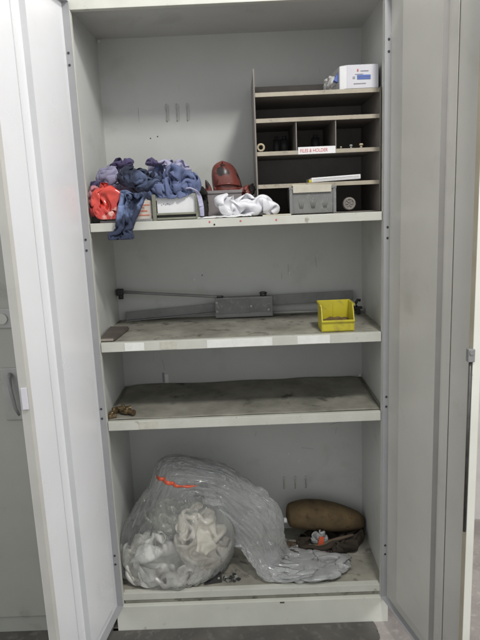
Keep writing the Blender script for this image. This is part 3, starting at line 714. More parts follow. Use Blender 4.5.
# -- a small cloth simulation: a sheet is gathered inside a shrinking hull, under gravity, with self-collision
from mathutils.kdtree import KDTree
laid = []            # points of the cloths already lying there
def cloth(name, mats, c, r, size, n=40, steps=110, seed=1, lim=None, rot=(0, 0, 0), thick=.0009, grav=.00008, sub=1, aspect=1.0, bend=.22, k0=None, keep_static=True, it=6, hull=True, grid=None, stretch=1.2, parent=None, gap=.95, damp=.82):
    if grid: V0, n2, n = grid
    else: n2 = max(8, int(n * aspect))
    s_ = size / (n - 1)
    rm = Matrix.Rotation(rot[2], 3, 'Z') @ Matrix.Rotation(rot[1], 3, 'Y') @ Matrix.Rotation(rot[0], 3, 'X')
    V = []; F = []
    for j in range(n2):
        for i in range(n):
            p = Vector(((i - (n - 1) / 2) * s_, (j - (n2 - 1) / 2) * s_, 0))
            p.z += .03 * mnoise.noise(Vector((p.x * 14 + seed * 3.3, p.y * 14, seed)))
            V.append(tuple(rm @ p))
    V = (np.array(V) + np.array(c)) if not grid else V0.copy(); N_ = len(V); g_ = np.arange(N_).reshape(n2, n)
    for j in range(n2 - 1):
        for i in range(n - 1): F.append((g_[j, i], g_[j, i + 1], g_[j + 1, i + 1], g_[j + 1, i]))
    def pairs(a, b): return np.stack([a.ravel(), b.ravel()], 1)
    cons = [(pairs(g_[:, :-1], g_[:, 1:]), s_, 1, 0), (pairs(g_[:-1], g_[1:]), s_, 1, 0),
            (pairs(g_[:-1, :-1], g_[1:, 1:]), s_ * 1.414, .35, 0), (pairs(g_[1:, :-1], g_[:-1, 1:]), s_ * 1.414, .35, 0),
            (pairs(g_[:, :-2], g_[:, 2:]), s_ * 1.75, bend, 1), (pairs(g_[:-2], g_[2:]), s_ * 1.75, bend, 1),
            (pairs(g_[:, :-4], g_[:, 4:]), s_ * 2.6, bend * .5, 1), (pairs(g_[:-4], g_[4:]), s_ * 2.6, bend * .5, 1)]
    if grid:
        gw = np.concatenate([g_, g_[:, :4]], 1); E_ = []
        d1 = (1 + stretch) / 2
        lw_ = np.array([1 + .20 * mnoise.noise(Vector(v) * 11 + Vector((seed, 3, 9))) for v in V])
        for A, f_, stf, kind in ((pairs(gw[:, :n], gw[:, 1:n + 1]), stretch, 1, 0), (pairs(g_[:-1], g_[1:]), 1.03, 1, 0), (pairs(gw[:-1, :n], gw[1:, 1:n + 1]), d1, .3, 0), (pairs(gw[1:, :n], gw[:-1, 1:n + 1]), d1, .3, 0),
                                 (pairs(gw[:, :n], gw[:, 2:n + 2]), stretch * .85, bend, 1), (pairs(g_[:-2], g_[2:]), 1.0, bend, 1), (pairs(gw[:, :n], gw[:, 4:n + 4]), stretch * .65, bend * .5, 1), (pairs(g_[:-4], g_[4:]), 1.0, bend, 1)):
            E_.append((A, np.linalg.norm(V[A[:, 0]] - V[A[:, 1]], axis=1) * f_ * lw_[A[:, 0]], stf, kind))
        cons = E_; s_ = float(np.median(cons[0][1]))
        F = [(g_[j, i], g_[j, (i + 1) % n], g_[j + 1, (i + 1) % n], g_[j + 1, i]) for j in range(n2 - 1) for i in range(n)]
        V += np.array([mnoise.noise_vector(Vector((math.cos(6.283 * k / n + j / n2 * 1.5) * 2.4, math.sin(6.283 * k / n + j / n2 * 1.5) * 2.4, j / n2 * 4.5 + seed))) * .03 for j in range(n2) for k in range(n)])
        V += np.array([mnoise.noise_vector(Vector(v) * 9 + Vector((seed, 5, 0))) * .024 for v in V])
    gi = np.stack(np.meshgrid(np.arange(n), np.arange(n2)), -1).reshape(-1, 2)
    P = V.copy(); c_ = np.array(c); r_ = np.array(r); kk = k0 or max(1.2, size * .55 / r_.mean())
    stat = np.concatenate(laid) if laid else None
    if stat is not None:
        stat = stat[np.linalg.norm(stat - c_, axis=1) < size * .5 + .12]
        if len(stat) > 2600: stat = stat[::len(stat) // 2600 + 1]
    th = s_ * gap
    for st in range(steps):
        vel = (V - P) * damp; m_ = np.abs(vel).max(); 
        if m_ > .006: vel *= .006 / m_
        P = V.copy(); V = V + vel; V[:, 2] -= grav
        t = min(1, st / (steps * .6)); k = kk + (1 - kk) * t
        for q in range(it):
            for A, rest, stf, kind in cons:
                a, b = A[:, 0], A[:, 1]; D_ = V[b] - V[a]; L_ = np.sqrt((D_ * D_).sum(1)) + 1e-9; er = L_ - rest
                if kind: er = np.minimum(er, 0)
                cc = D_ * (er / L_ * .42 * stf)[:, None]
                # within one family each vertex is in at most two pairs
                for ax in range(3): V[:, ax] += (np.bincount(a, cc[:, ax], N_) - np.bincount(b, cc[:, ax], N_)) * .62
            if hull:
                qn = (V - c_) / (r_ * k); Ln = np.sqrt((qn * qn).sum(1)); o_ = Ln > 1
                V[o_] = c_ + qn[o_] / Ln[o_][:, None] * r_ * k
            if lim: V = lim(V)
        if st % 4 == 3 or (st > steps * .55 and st % 2) or st > steps - 4:
            kd = KDTree(N_ + (0 if stat is None else len(stat)))
            for i, v in enumerate(V): kd.insert(v, i)
            if stat is not None:
                for i, v in enumerate(stat): kd.insert(v, N_ + i)
            kd.balance(); push = np.zeros_like(V)
            for i in range(N_):
                for co, j, d in kd.find_range(V[i], th):
                    if j == i: continue
                    if j < N_ and abs(gi[i][0] - gi[j][0]) <= 1 and abs(gi[i][1] - gi[j][1]) <= 1: continue
                    push[i] += (V[i] - np.array(co)) / (d + 1e-6) * (th - d) * (.4 if j < N_ else .8)
            L_ = np.sqrt((push * push).sum(1)) + 1e-9; f = np.minimum(1, th * .6 / L_)
            V += push * f[:, None]
            if lim: V = lim(V)
            P += (V - P) * .5
    if hull:                                   # settle the crumpled sheet into the room it has
        lo_, hi_ = V.min(0), V.max(0)
        V = (V - lo_) / (hi_ - lo_) * (2 * r_) + c_ - r_
        if lim: V = lim(V)
    if grid: return V
    if keep_static: laid.append(V.copy())
    o = link(name, to_mesh(name, V, F), mats, parent)
    so = o.modifiers.new('thickness', 'SOLIDIFY'); so.thickness = thick; so.offset = 0
    ss = o.modifiers.new('smooth', 'SUBSURF'); ss.levels = ss.render_levels = sub
    return o
A3 = lambda *a: tuple(np.array(v, float) for v in a)
# lilac shirt at the back, left
o = cloth('lilac_shirt', 'lilac', (.090, .14, 1.508), (.092, .075, .050), .44, 54, seed=3, lim=above_boxes, rot=(.3, .2, .4))
tag(pivot(o, (.1, .15, Z1 + .06)), 'crumpled lilac shirt at the back left of the clothes heap', 'shirt')
o = cloth('pink_cloth', 'pink', (.022, .060, 1.452), (.036, .042, .040), .17, 32, seed=12, lim=above_boxes, rot=(1.2, .2, 0))
tag(pivot(o, (.02, .055, Z1 + .03)), 'crumpled pink cloth against the left cabinet wall', 'cloth')
o = cloth('dark_red_cloth', 'darkred', (.022, .035, 1.416), (.034, .035, .022), .14, 26, seed=14, lim=above_boxes, rot=(.2, .2, 0))
tag(pivot(o, (.02, .04, Z1 + .03)), 'dark red cloth under the pink cloth', 'cloth')
o = cloth('blue_shirt', 'denim', (.242, .082, 1.488), (.092, .072, .060), .50, 58, seed=7, lim=above_boxes, rot=(.5, -.2, .3), steps=120)
tag(pivot(o, (.23, .08, Z1 + .08)), 'crumpled mid blue shirt on top of the olive frame', 'shirt')
o = cloth('pale_shirt', 'lilac_lite', (.232, .150, 1.530), (.070, .035, .036), .27, 42, seed=17, lim=above_boxes, rot=(1.0, .2, .3))
tag(pivot(o, (.23, .14, 1.5)), 'pale lilac shirt showing behind the top of the blue shirt', 'shirt')
o = cloth('navy_shirt', 'navy', (.152, .040, 1.503), (.068, .045, .040), .33, 50, seed=27, lim=above_boxes, rot=(.4, .3, .8))
tag(pivot(o, (.15, .05, 1.48)), 'navy shirt bunched across the middle of the heap', 'shirt')
o = cloth('purple_collar', 'purple', (.092, .115, 1.556), (.036, .025, .018), .12, 26, seed=5, lim=above_boxes, rot=(.3, -.4, 0))
tag(pivot(o, (.09, .1, 1.53)), 'dark purple folded cloth lying on top of the lilac shirt', 'cloth')
o = cloth('purple_roll', 'purple', (.195, .088, 1.553), (.032, .022, .014), .10, 24, seed=33, lim=above_boxes, rot=(.2, 0, 0))
tag(pivot(o, (.19, .09, 1.54)), 'small dark purple roll of cloth topping the blue shirt', 'cloth')
o = cloth('dark_cloth', 'purple', (.010, .09, 1.492), (.022, .03, .016), .10, 22, seed=9, lim=above_boxes)
tag(pivot(o, (.008, .07, 1.47)), 'small dark cloth against the left wall below the lilac shirt', 'cloth')
o = cloth('red_plastic_bag', 'redbag', (.060, .018, 1.440), (.052, .036, .058), .27, 40, seed=21, lim=lambda V: limits(zmin=Z1 + .012, xmin=-.008, ymin=-.004)(V), rot=(1.3, .2, .2), thick=.0006, bend=.5)
tag(pivot(o, (.058, .022, Z1 + .03)), 'shiny bright red crumpled plastic bag in front of the lilac shirt', 'bag')
# trouser leg hanging over the shelf edge: a sheet gathered from the heap, falling in front of the lip
def leg_lim(V):
    z = V[:, 2]
    t = np.clip((1.50 - z) / .17, 0, 1)
    cx = .162 - .066 * np.clip(t * 1.25, 0, 1); hw = .040 - .003 * t + .016 * np.clip((z - 1.44) / .05, 0, 1)
    V[:, 0] = np.clip(V[:, 0], cx - hw, cx + hw)
    yf = np.where(z > 1.44, .045 - (1.5 - z) * .8, -.003)
    V[:, 1] = np.clip(V[:, 1], -.034, np.maximum(yf, -.003)); V[:, 2] = np.clip(z, 1.328, 1.512)
    return V
o = cloth('stained_trousers', 'denim_stain', (.122, -.016, 1.418), (.06, .04, .10), .23, 42, seed=41, lim=leg_lim, rot=(math.pi / 2, 0, 0), hull=False, grav=.0002, steps=90, aspect=1.15)
tag(pivot(o, (.1, 0, 1.36)), 'blue trouser leg with dark stains hanging over the top shelf edge', 'trousers')
# striped strap hanging right of the frame
o = lofted('white_strap', [A3((.28, .04, 1.466), (.0, .012, .0), (0, 0, .003)), A3((.305, .028, 1.468), (.0, .012, .0), (0, 0, .003)), A3((.326, .016, 1.452), (-.006, .006, .0), (0, .0, .003)), A3((.334, .010, 1.42), (-.007, .0, .0), (0, .003, .0)), A3((.336, .012, 1.386), (-.006, .0, .0), (0, .003, .0))],
     'lilac_lite', 30, 12, 1.06, 43, .002, 40, cr=None)
tag(pivot(o, (.32, .02, Z1 + .01)), 'pale lilac strap hanging down right of the olive frame', 'strap')
o = lofted('black_jacket', [A3((.29, .13, 1.485), (.0, .02, .01), (0, 0, .008)), A3((.315, .11, 1.475), (.0, .03, .012), (0, 0, .01)), A3((.338, .09, 1.45), (-.01, .02, .0), (0, .0, .014)), A3((.339, .08, 1.42), (-.010, .0, .0), (0, .03, .0)), A3((.339, .08, 1.382), (-.010, .0, .0), (0, .03, .0))],
     'black_cloth', 40, 20, 1.1, 47, .003, 30, cr=(.004, 20, 2))
tag(pivot(o, (.33, .1, Z1 + .005)), 'black cloth squeezed between the olive frame and the mauve grey bin', 'cloth')

# mauve grey bin with the maroon hood behind
bn = thing('storage_bin', 'mauve grey plastic bin behind the white plastic bag', 'bin', (.40, .16, Z1))
m_ = MB(); x0, x1, y0, y1, z1 = .345, .456, .10, .26, Z1 + .083
for a, b in (((x0, y0, Z1 + .001), (x1, y0 + .003, z1)), ((x0, y1 - .003, Z1 + .001), (x1, y1, z1)), ((x0, y0 + .0035, Z1 + .001), (x0 + .003, y1 - .0035, z1)), ((x1 - .003, y0 + .0035, Z1 + .001), (x1, y1 - .0035, z1)), ((x0 + .0035, y0 + .0035, Z1 + .001), (x1 - .0035, y1 - .0035, Z1 + .004))):
    m_.box(a, b, .0006)
m_.build('tub', 'bin', bn)
m_ = MB(); m_.box((x0 - .002, y0 - .004, z1 - .008), (x1 + .002, y0 - .0005, z1 + .001), .0008); m_.build('rim', 'bin', bn)
# maroon hood: domed shell
def hood():
    t = thing('leather_hood', 'reddish brown domed leather hood with black scuffs above the mauve bin', 'hood', (.41, .18, Z1 + .005))
    V = []; F = []; n = 36; prof = [(.050, -.04), (.050, .0), (.0485, .022), (.046, .044), (.041, .060), (.033, .072), (.022, .080), (.010, .083), (.001, .0835)]
    for i, (r_, h_) in enumerate(prof):
        for k in range(n):
            a = 2 * math.pi * k / n
            rr = r_ * (1 + .05 * math.sin(2 * a + .6) + .05 * mnoise.noise(Vector((math.cos(a) * 2, math.sin(a) * 2, h_ * 30))))
            x = rr * math.cos(a) * .92; y = rr * math.sin(a) * .8
            V.append((.412 + x - h_ * .17, .17 + y, Z1 + .090 + h_ + .005 * math.sin(a)))
    for i in range(len(prof) - 1):
        for k in range(n): F.append((i * n + k, i * n + (k + 1) % n, (i + 1) * n + (k + 1) % n, (i + 1) * n + k))
    o = link('dome', to_mesh('dome', V, F), 'maroon', t)
    so = o.modifiers.new('thickness', 'SOLIDIFY'); so.thickness = .003
    s = o.modifiers.new('smooth', 'SUBSURF'); s.levels = s.render_levels = 2
    m_ = MB(); m_.tube([(.375 + .0 * k, .12, Z1 + .088) if k == 0 else (.41 + .042 * math.cos(math.pi + math.pi * k / 10) * 1, .17 - .045 * math.sin(math.pi * k / 10), Z1 + .094 + .010 * math.sin(math.pi * k / 10)) for k in range(11)], .0035, 8)
    m_.build('stitched_band', 'maroon', t)
    V, F = loft([A3((.352, .14, Z1 + .078), (.012, 0, 0), (0, .004, 0)), A3((.351, .14, Z1 + .096), (.009, 0, .002), (0, .004, 0)), A3((.346, .14, Z1 + .112), (.004, 0, .003), (0, .003, 0)), A3((.344, .14, Z1 + .119), (.001, 0, .001), (0, .001, 0))], 14, 16)
    link('ear_flap', to_mesh('ear_flap', V, F), 'maroon', t)
    o = crumple('strap', (.472, .13, Z1 + .076), (.022, .02, .017), 'maroon', 4, 1.2, 6, parent=None, amp=.002, rot=-.3)
    tag(pivot(o, (.472, .13, Z1 + .06)), 'dark maroon leather scrap right of the hood', 'leather scrap')
hood()
o = crumple('black_sphere_cloth', (.488, .125, Z1 + .082), (.012, .014, .014), 'black_cloth', 4, 1.15, 8, amp=.001)
o.name = 'black_rag'; tag(pivot(o, (.488, .125, Z1 + .07)), 'small black rag against the left side of the rack', 'rag')
o = crumple('brown_holder', (.481, .15, Z1 + .035), (.018, .03, .034), 'black_cloth', 4, 1.2, 18, amp=.001, base=Z1 + .002)
o.name = 'dark_pouch'; tag(pivot(o, (.481, .15, Z1 + .002)), 'dark pouch standing between the mauve bin and the rack', 'pouch')

# white plastic bag in front
lim_s = limits(zmin=Z1 + .003)
laid = []
o = cloth('white_plastic_bag', 'whitebag', (.470, .042, 1.414), (.100, .038, .037), .30, 40, seed=53, lim=limits(zmin=Z1 + .004, ymin=.004), rot=(.4, .3, 0), thick=.0006, sub=2, bend=.8, aspect=.8)
tag(pivot(o, (.46, .04, Z1 + .003)), 'bundled white plastic bag with pale blue print at the front of the top shelf', 'bag')
def flat_sheet():
    V = []; F = []; nx, ny = 60, 20
    for j in range(ny):
        for i in range(nx):
            u, v = i / (nx - 1), j / (ny - 1)
            x = .322 + u * .16; y = .006 + v * .05 + .01 * math.sin(u * 5) * (1 - v)
            V.append((x, max(y, .004), Z1 + .004 + .004 * abs(mnoise.noise(Vector((u * 7, v * 3, 2)))) + .012 * v * u))
    for j in range(ny - 1):
        for i in range(nx - 1): F.append((j * nx + i, j * nx + i + 1, (j + 1) * nx + i + 1, (j + 1) * nx + i))
    o = link('white_cloth', to_mesh('white_cloth', V, F), 'paper')
    so = o.modifiers.new('thickness', 'SOLIDIFY'); so.thickness = .0015; return o
tag(pivot(flat_sheet(), (.4, .03, Z1 + .003)), 'flat white cloth under the left end of the white plastic bag', 'cloth')
m_ = MB(); m_.box((.515, .012, Z1 + .0015), (.60, .055, Z1 + .0055), .0006, rot=Matrix.Rotation(.05, 3, 'Z')); o = m_.build('cardboard_scrap', 'cream'); tag(pivot(o, (.56, .03, Z1 + .0015)), 'flat cream cardboard scrap between the white bag and the grey basket', 'cardboard')

# ------------------------------------------------------------ second shelf
m_ = MB()
A = [(-.006, .021), (.040, .021), (.056, .190), (-.013, .205)]
vs = [m_.bm.verts.new((x, y, z)) for z in (Z2 + .001, Z2 + .014) for x, y in A]
for q, mi in (((0, 1, 2, 3), 0), ((7, 6, 5, 4), 0), ((0, 4, 5, 1), 1), ((1, 5, 6, 2), 0), ((2, 6, 7, 3), 0), ((3, 7, 4, 0), 0)):
    f = m_.bm.faces.new([vs[i] for i in q]); f.material_index = mi
bmesh.ops.bevel(m_.bm, geom=list(m_.bm.edges), offset=.003, segments=3, affect='EDGES')
o = m_.build('brown_pad', ['padbrown', 'padside']); tag(pivot(o, (.02, .1, Z2 + .001)), 'flat dark brown pad at the left end of the second shelf', 'pad')

# door closer lying at the back
dc = thing('door_closer', 'dusty grey door closer with a long arm lying at the back of the second shelf', 'door closer', (.45, .34, Z2))
m_ = MB(); m_.box((.345, .318, Z2 + .004), (.553, .352, Z2 + .078), .004); m_.build('body', 'steel', dc)
m_ = MB(); m_.box((.350, .3155, Z2 + .020), (.470, .3178, Z2 + .072), .0006); m_.box((.470, .3160, Z2 + .022), (.545, .3178, Z2 + .070), .0006); m_.build('cover', 'basket', dc)
for x, z in ((.352, Z2 + .030), (.352, Z2 + .062), (.537, Z2 + .03), (.475, Z2 + .045)):
    m_ = MB(); m_.cyl((x, .3145, z), (x, .311, z), .0045, seg=16); m_.build('bolt', 'plate', dc)
m_ = MB(); m_.cyl((.362, .33, Z2 + .078), (.362, .33, Z2 + .084), .014, seg=24); m_.build('spindle', 'steel_dark', dc)
m_ = MB(); m_.cyl((.520, .33, Z2 + .078), (.520, .33, Z2 + .088), .012, seg=24); m_.cyl((.520, .33, Z2 + .088), (.520, .33, Z2 + .093), .016, .010, seg=24); m_.build('valve_cap', 'steel_dark', dc)
m_ = MB(); m_.tube([(.000, .345, Z2 + .112), (.10, .34, Z2 + .103), (.345, .325, Z2 + .083), (.368, .325, Z2 + .081)], [.006, .0052, .0052, .006], 12); m_.build('arm', 'steel', dc)
m_ = MB(); m_.box((-.012, .335, Z2 + .098), (.014, .355, Z2 + .122), .004); m_.cyl((.004, .345, Z2 + .085), (.004, .345, Z2 + .10), .009, seg=18); m_.build('arm_knuckle', 'dark', dc)
pl = thing('steel_channel', 'long dull grey steel channel leaning behind the door closer', 'steel channel', (.5, .36, Z2))
m_ = MB(); m_.box((.013, .362, Z2 + .012), (.355, .366, Z2 + .042), .001, rot=Matrix.Rotation(-.055, 3, 'Y')); m_.box((.013, .350, Z2 + .008), (.355, .3615, Z2 + .012), .0006, rot=Matrix.Rotation(-.055, 3, 'Y')); m_.build('web', 'steel', pl)
o = MB(); o.box((.545, .362, Z2 + .040), (.850, .368, Z2 + .076), .001, rot=Matrix.Rotation(-.02, 3, 'Y')); o = o.build('steel_plate', 'steel'); tag(pivot(o, (.7, .365, Z2 + .02)), 'dull grey steel plate leaning at the back behind the yellow bin', 'steel plate')
m_ = MB(); m_.tube([(.555, .335, Z2 + .013), (.70, .335, Z2 + .012), (.868, .33, Z2 + .014)], .0055, 12); o = m_.build('steel_rod', 'plate'); tag(pivot(o, (.7, .335, Z2 + .007)), 'thin steel rod lying from the door closer to the right wall', 'rod')
hk = thing('black_bracket', 'small black hooked bracket at the right end of the second shelf', 'bracket', (.85, .31, Z2))
m_ = MB(); m_.box((.805, .300, Z2 + .020), (.872, .318, Z2 + .028), .001); m_.build('bar', 'dark', hk)
m_ = MB(); m_.tube([(.852, .309, Z2 + .028), (.850, .309, Z2 + .042), (.856, .309, Z2 + .052), (.866, .309, Z2 + .050)], .0055, 10); m_.build('hook', 'dark', hk)
MB().box((.81, .302, Z2 + .0012), (.825, .316, Z2 + .0198), .001).build('foot', 'dark', hk)
MB().box((.85, .302, Z2 + .0012), (.865, .316, Z2 + .0198), .001).build('foot', 'dark', hk)

# yellow open-front bin
yb = thing('parts_bin', 'yellow plastic open fronted parts bin on the second shelf', 'bin', (.74, .09, Z2))
def ybin():
    x0, x1, y0, y1 = .690, .792, .036, .128; zb = Z2 + .0015; t = .0028
    for x in (x0, x1 - t):
        m_ = MB()
        pts = [(y0, zb), (y1, zb), (y1, zb + .083), (y0 + .022, zb + .083), (y0 + .010, zb + .070), (y0 - .004, zb + .036)]
        a = [m_.bm.verts.new((x, y, z)) for y, z in pts]; b = [m_.bm.verts.new((x + t, y, z)) for y, z in pts]
        m_.bm.faces.new(a); m_.bm.faces.new(b[::-1])
        for i in range(len(pts)): m_.bm.faces.new((a[i], b[i], b[(i + 1) % len(pts)], a[(i + 1) % len(pts)]))
        m_.build('side_wall', 'yellow', yb)
    m_ = MB(); m_.box((x0 + t + .0003, y0, zb), (x1 - t - .0003, y1, zb + t)); m_.build('base', 'yellow', yb)
    m_ = MB(); m_.box((x0 + t + .0003, y1 - t, zb + t + .0003), (x1 - t - .0003, y1, zb + .083)); m_.build('back_wall', 'yellow', yb)
    m_ = MB(); m_.box((x0 + t + .0003, y0 - .002, zb + t + .0003), (x1 - t - .0003, y0 + .001, zb + .035)); m_.box((x0 - .001, y0 - .0075, zb + .031), (x1 + .001, y0 - .0023, zb + .037), .001); m_.build('front_wall', 'yellow', yb)
    m_ = MB(); m_.box((x0 - .0035, y0 + .012, zb + .079), (x0 - .0003, y1, zb + .085), .0008); m_.box((x1 + .0003, y0 + .012, zb + .079), (x1 + .0035, y1, zb + .085), .0008); m_.box((x0 - .003, y1 + .0003, zb + .079), (x1 + .003, y1 + .004, zb + .085), .0008); m_.build('rim', 'yellow', yb)
    m_ = MB(); m_.box((.739, y1 - t - .0016, zb + .02), (.7415, y1 - t - .0003, zb + .078)); m_.build('rib', 'yellow', yb)
    # dusty leftovers in the bin
    V = []; F = []; nx, ny = 24, 30
    for j in range(ny):
        for i in range(nx):
            x = x0 + t + .001 + (x1 - x0 - 2 * t - .002) * i / (nx - 1); y = y0 + .002 + (y1 - y0 - .006) * j / (ny - 1)
            V.append((x, y, zb + t + .012 + .010 * mnoise.noise(Vector((x * 60, y * 60, 0))) + .01 * j / ny))
    for j in range(ny - 1):
        for i in range(nx - 1): F.append((j * nx + i, j * nx + i + 1, (j + 1) * nx + i + 1, (j + 1) * nx + i))
    o = link('brown_grit', to_mesh('brown_grit', V, F), 'rust_dust'); tag(pivot(o, (.74, .1, zb + .005)), 'brown grit lying in the yellow bin', 'grit', kind='stuff')
ybin()

# ------------------------------------------------------------ third shelf: brass fittings
def fitting(c, ang, label, s=1.0, name='brass_fitting'):
    m_ = MB(); c = Vector(c); d = Vector((math.cos(ang), math.sin(ang), 0)); n = Vector((-d.y, d.x, 0))
    m_.cyl(c - d * .018 * s, c + d * .006 * s, .0105 * s, seg=6); m_.cyl(c + d * .006 * s, c + d * .022 * s, .0075 * s, seg=18); m_.cyl(c + d * .022 * s, c + d * .027 * s, .0092 * s, seg=18)
    m_.cyl(c - d * .018 * s, c - d * .026 * s, .0085 * s, .007 * s, seg=18)
    m_.cyl(c, c + Vector((0, 0, .014 * s)), .006 * s, seg=12)
    o = m_.build(name, 'brass'); o.data.update()
    b = o.modifiers.new('bevel', 'BEVEL'); b.width = .0007; b.segments = 2
    tag(pivot(o, (c.x, c.y, Z3 + .004)), label, 'pipe fitting', 'brass fittings on the third shelf')
zf = Z3 + .016
fitting((.012, .052, zf), 1.35, 'tarnished brass fitting nearest the left wall on the third shelf', 1.1)
fitting((.036, .085, zf), .2, 'brass fitting lying furthest back in the little group on the third shelf', .95)
fitting((.055, .055, zf), -.5, 'brass fitting at the right end of the little group on the third shelf', 1.05)
m_ = MB(); m_.box((-.002, .024, Z3 + .006), (.024, .038, Z3 + .018), .002, rot=Matrix.Rotation(.4, 3, 'Z')); m_.cyl((.011, .031, Z3 + .018), (.011, .031, Z3 + .026), .005)
o = m_.build('pipe_clamp', 'brass'); tag(pivot(o, (.01, .03, Z3 + .006)), 'small dark brass clamp at the very front left of the third shelf', 'clamp')

# ------------------------------------------------------------ bottom: bag with its contents
fb_lim = limits(zmin=ZB + .003, xmin=-.010, ymax=D - .006, ymin=.012)
laid = []
o = cloth('foam_bundle', 'foam', (.150, .104, .212), (.172, .094, .100), .74, 58, seed=61, lim=fb_lim, rot=(.6, .3, .2), thick=.0014, bend=.5, steps=100, sub=1)
tag(pivot(o, (.1, .1, ZB + .003)), 'bright white crumpled foam sheet low at the left inside the clear bag', 'foam')
o = cloth('foam_bundle', 'foam_cream', (.272, .112, .272), (.103, .090, .116), .50, 46, seed=67, lim=fb_lim, rot=(.9, .2, .9), thick=.0014, bend=.5, steps=100, sub=1)
tag(pivot(o, (.27, .12, ZB + .003)), 'cream crumpled foam sheet at the right inside the clear bag', 'foam')
o = cloth('packing_rag', 'greenish', (.160, .160, .320), (.100, .07, .055), .32, 38, seed=71, lim=fb_lim, thick=.002)
tag(pivot(o, (.15, .15, .26)), 'grey green crumpled packing on top of the foam inside the clear bag', 'packing')
m_ = MB(); m_.box((.030, .075, .27), (.040, .082, .35), .001, rot=Matrix.Rotation(.45, 3, 'Y')); o = m_.build('dark_stick', 'dark'); tag(pivot(o, (.035, .08, .27)), 'short dark stick at the left inside the clear bag', 'stick')
m_ = MB(); m_.box((.098, .070, .31), (.104, .076, .345), .001, rot=Matrix.Rotation(.3, 3, 'Y')); o = m_.build('dark_clip', 'dark'); tag(pivot(o, (.1, .07, .31)), 'small dark clip near the middle inside the clear bag', 'clip')

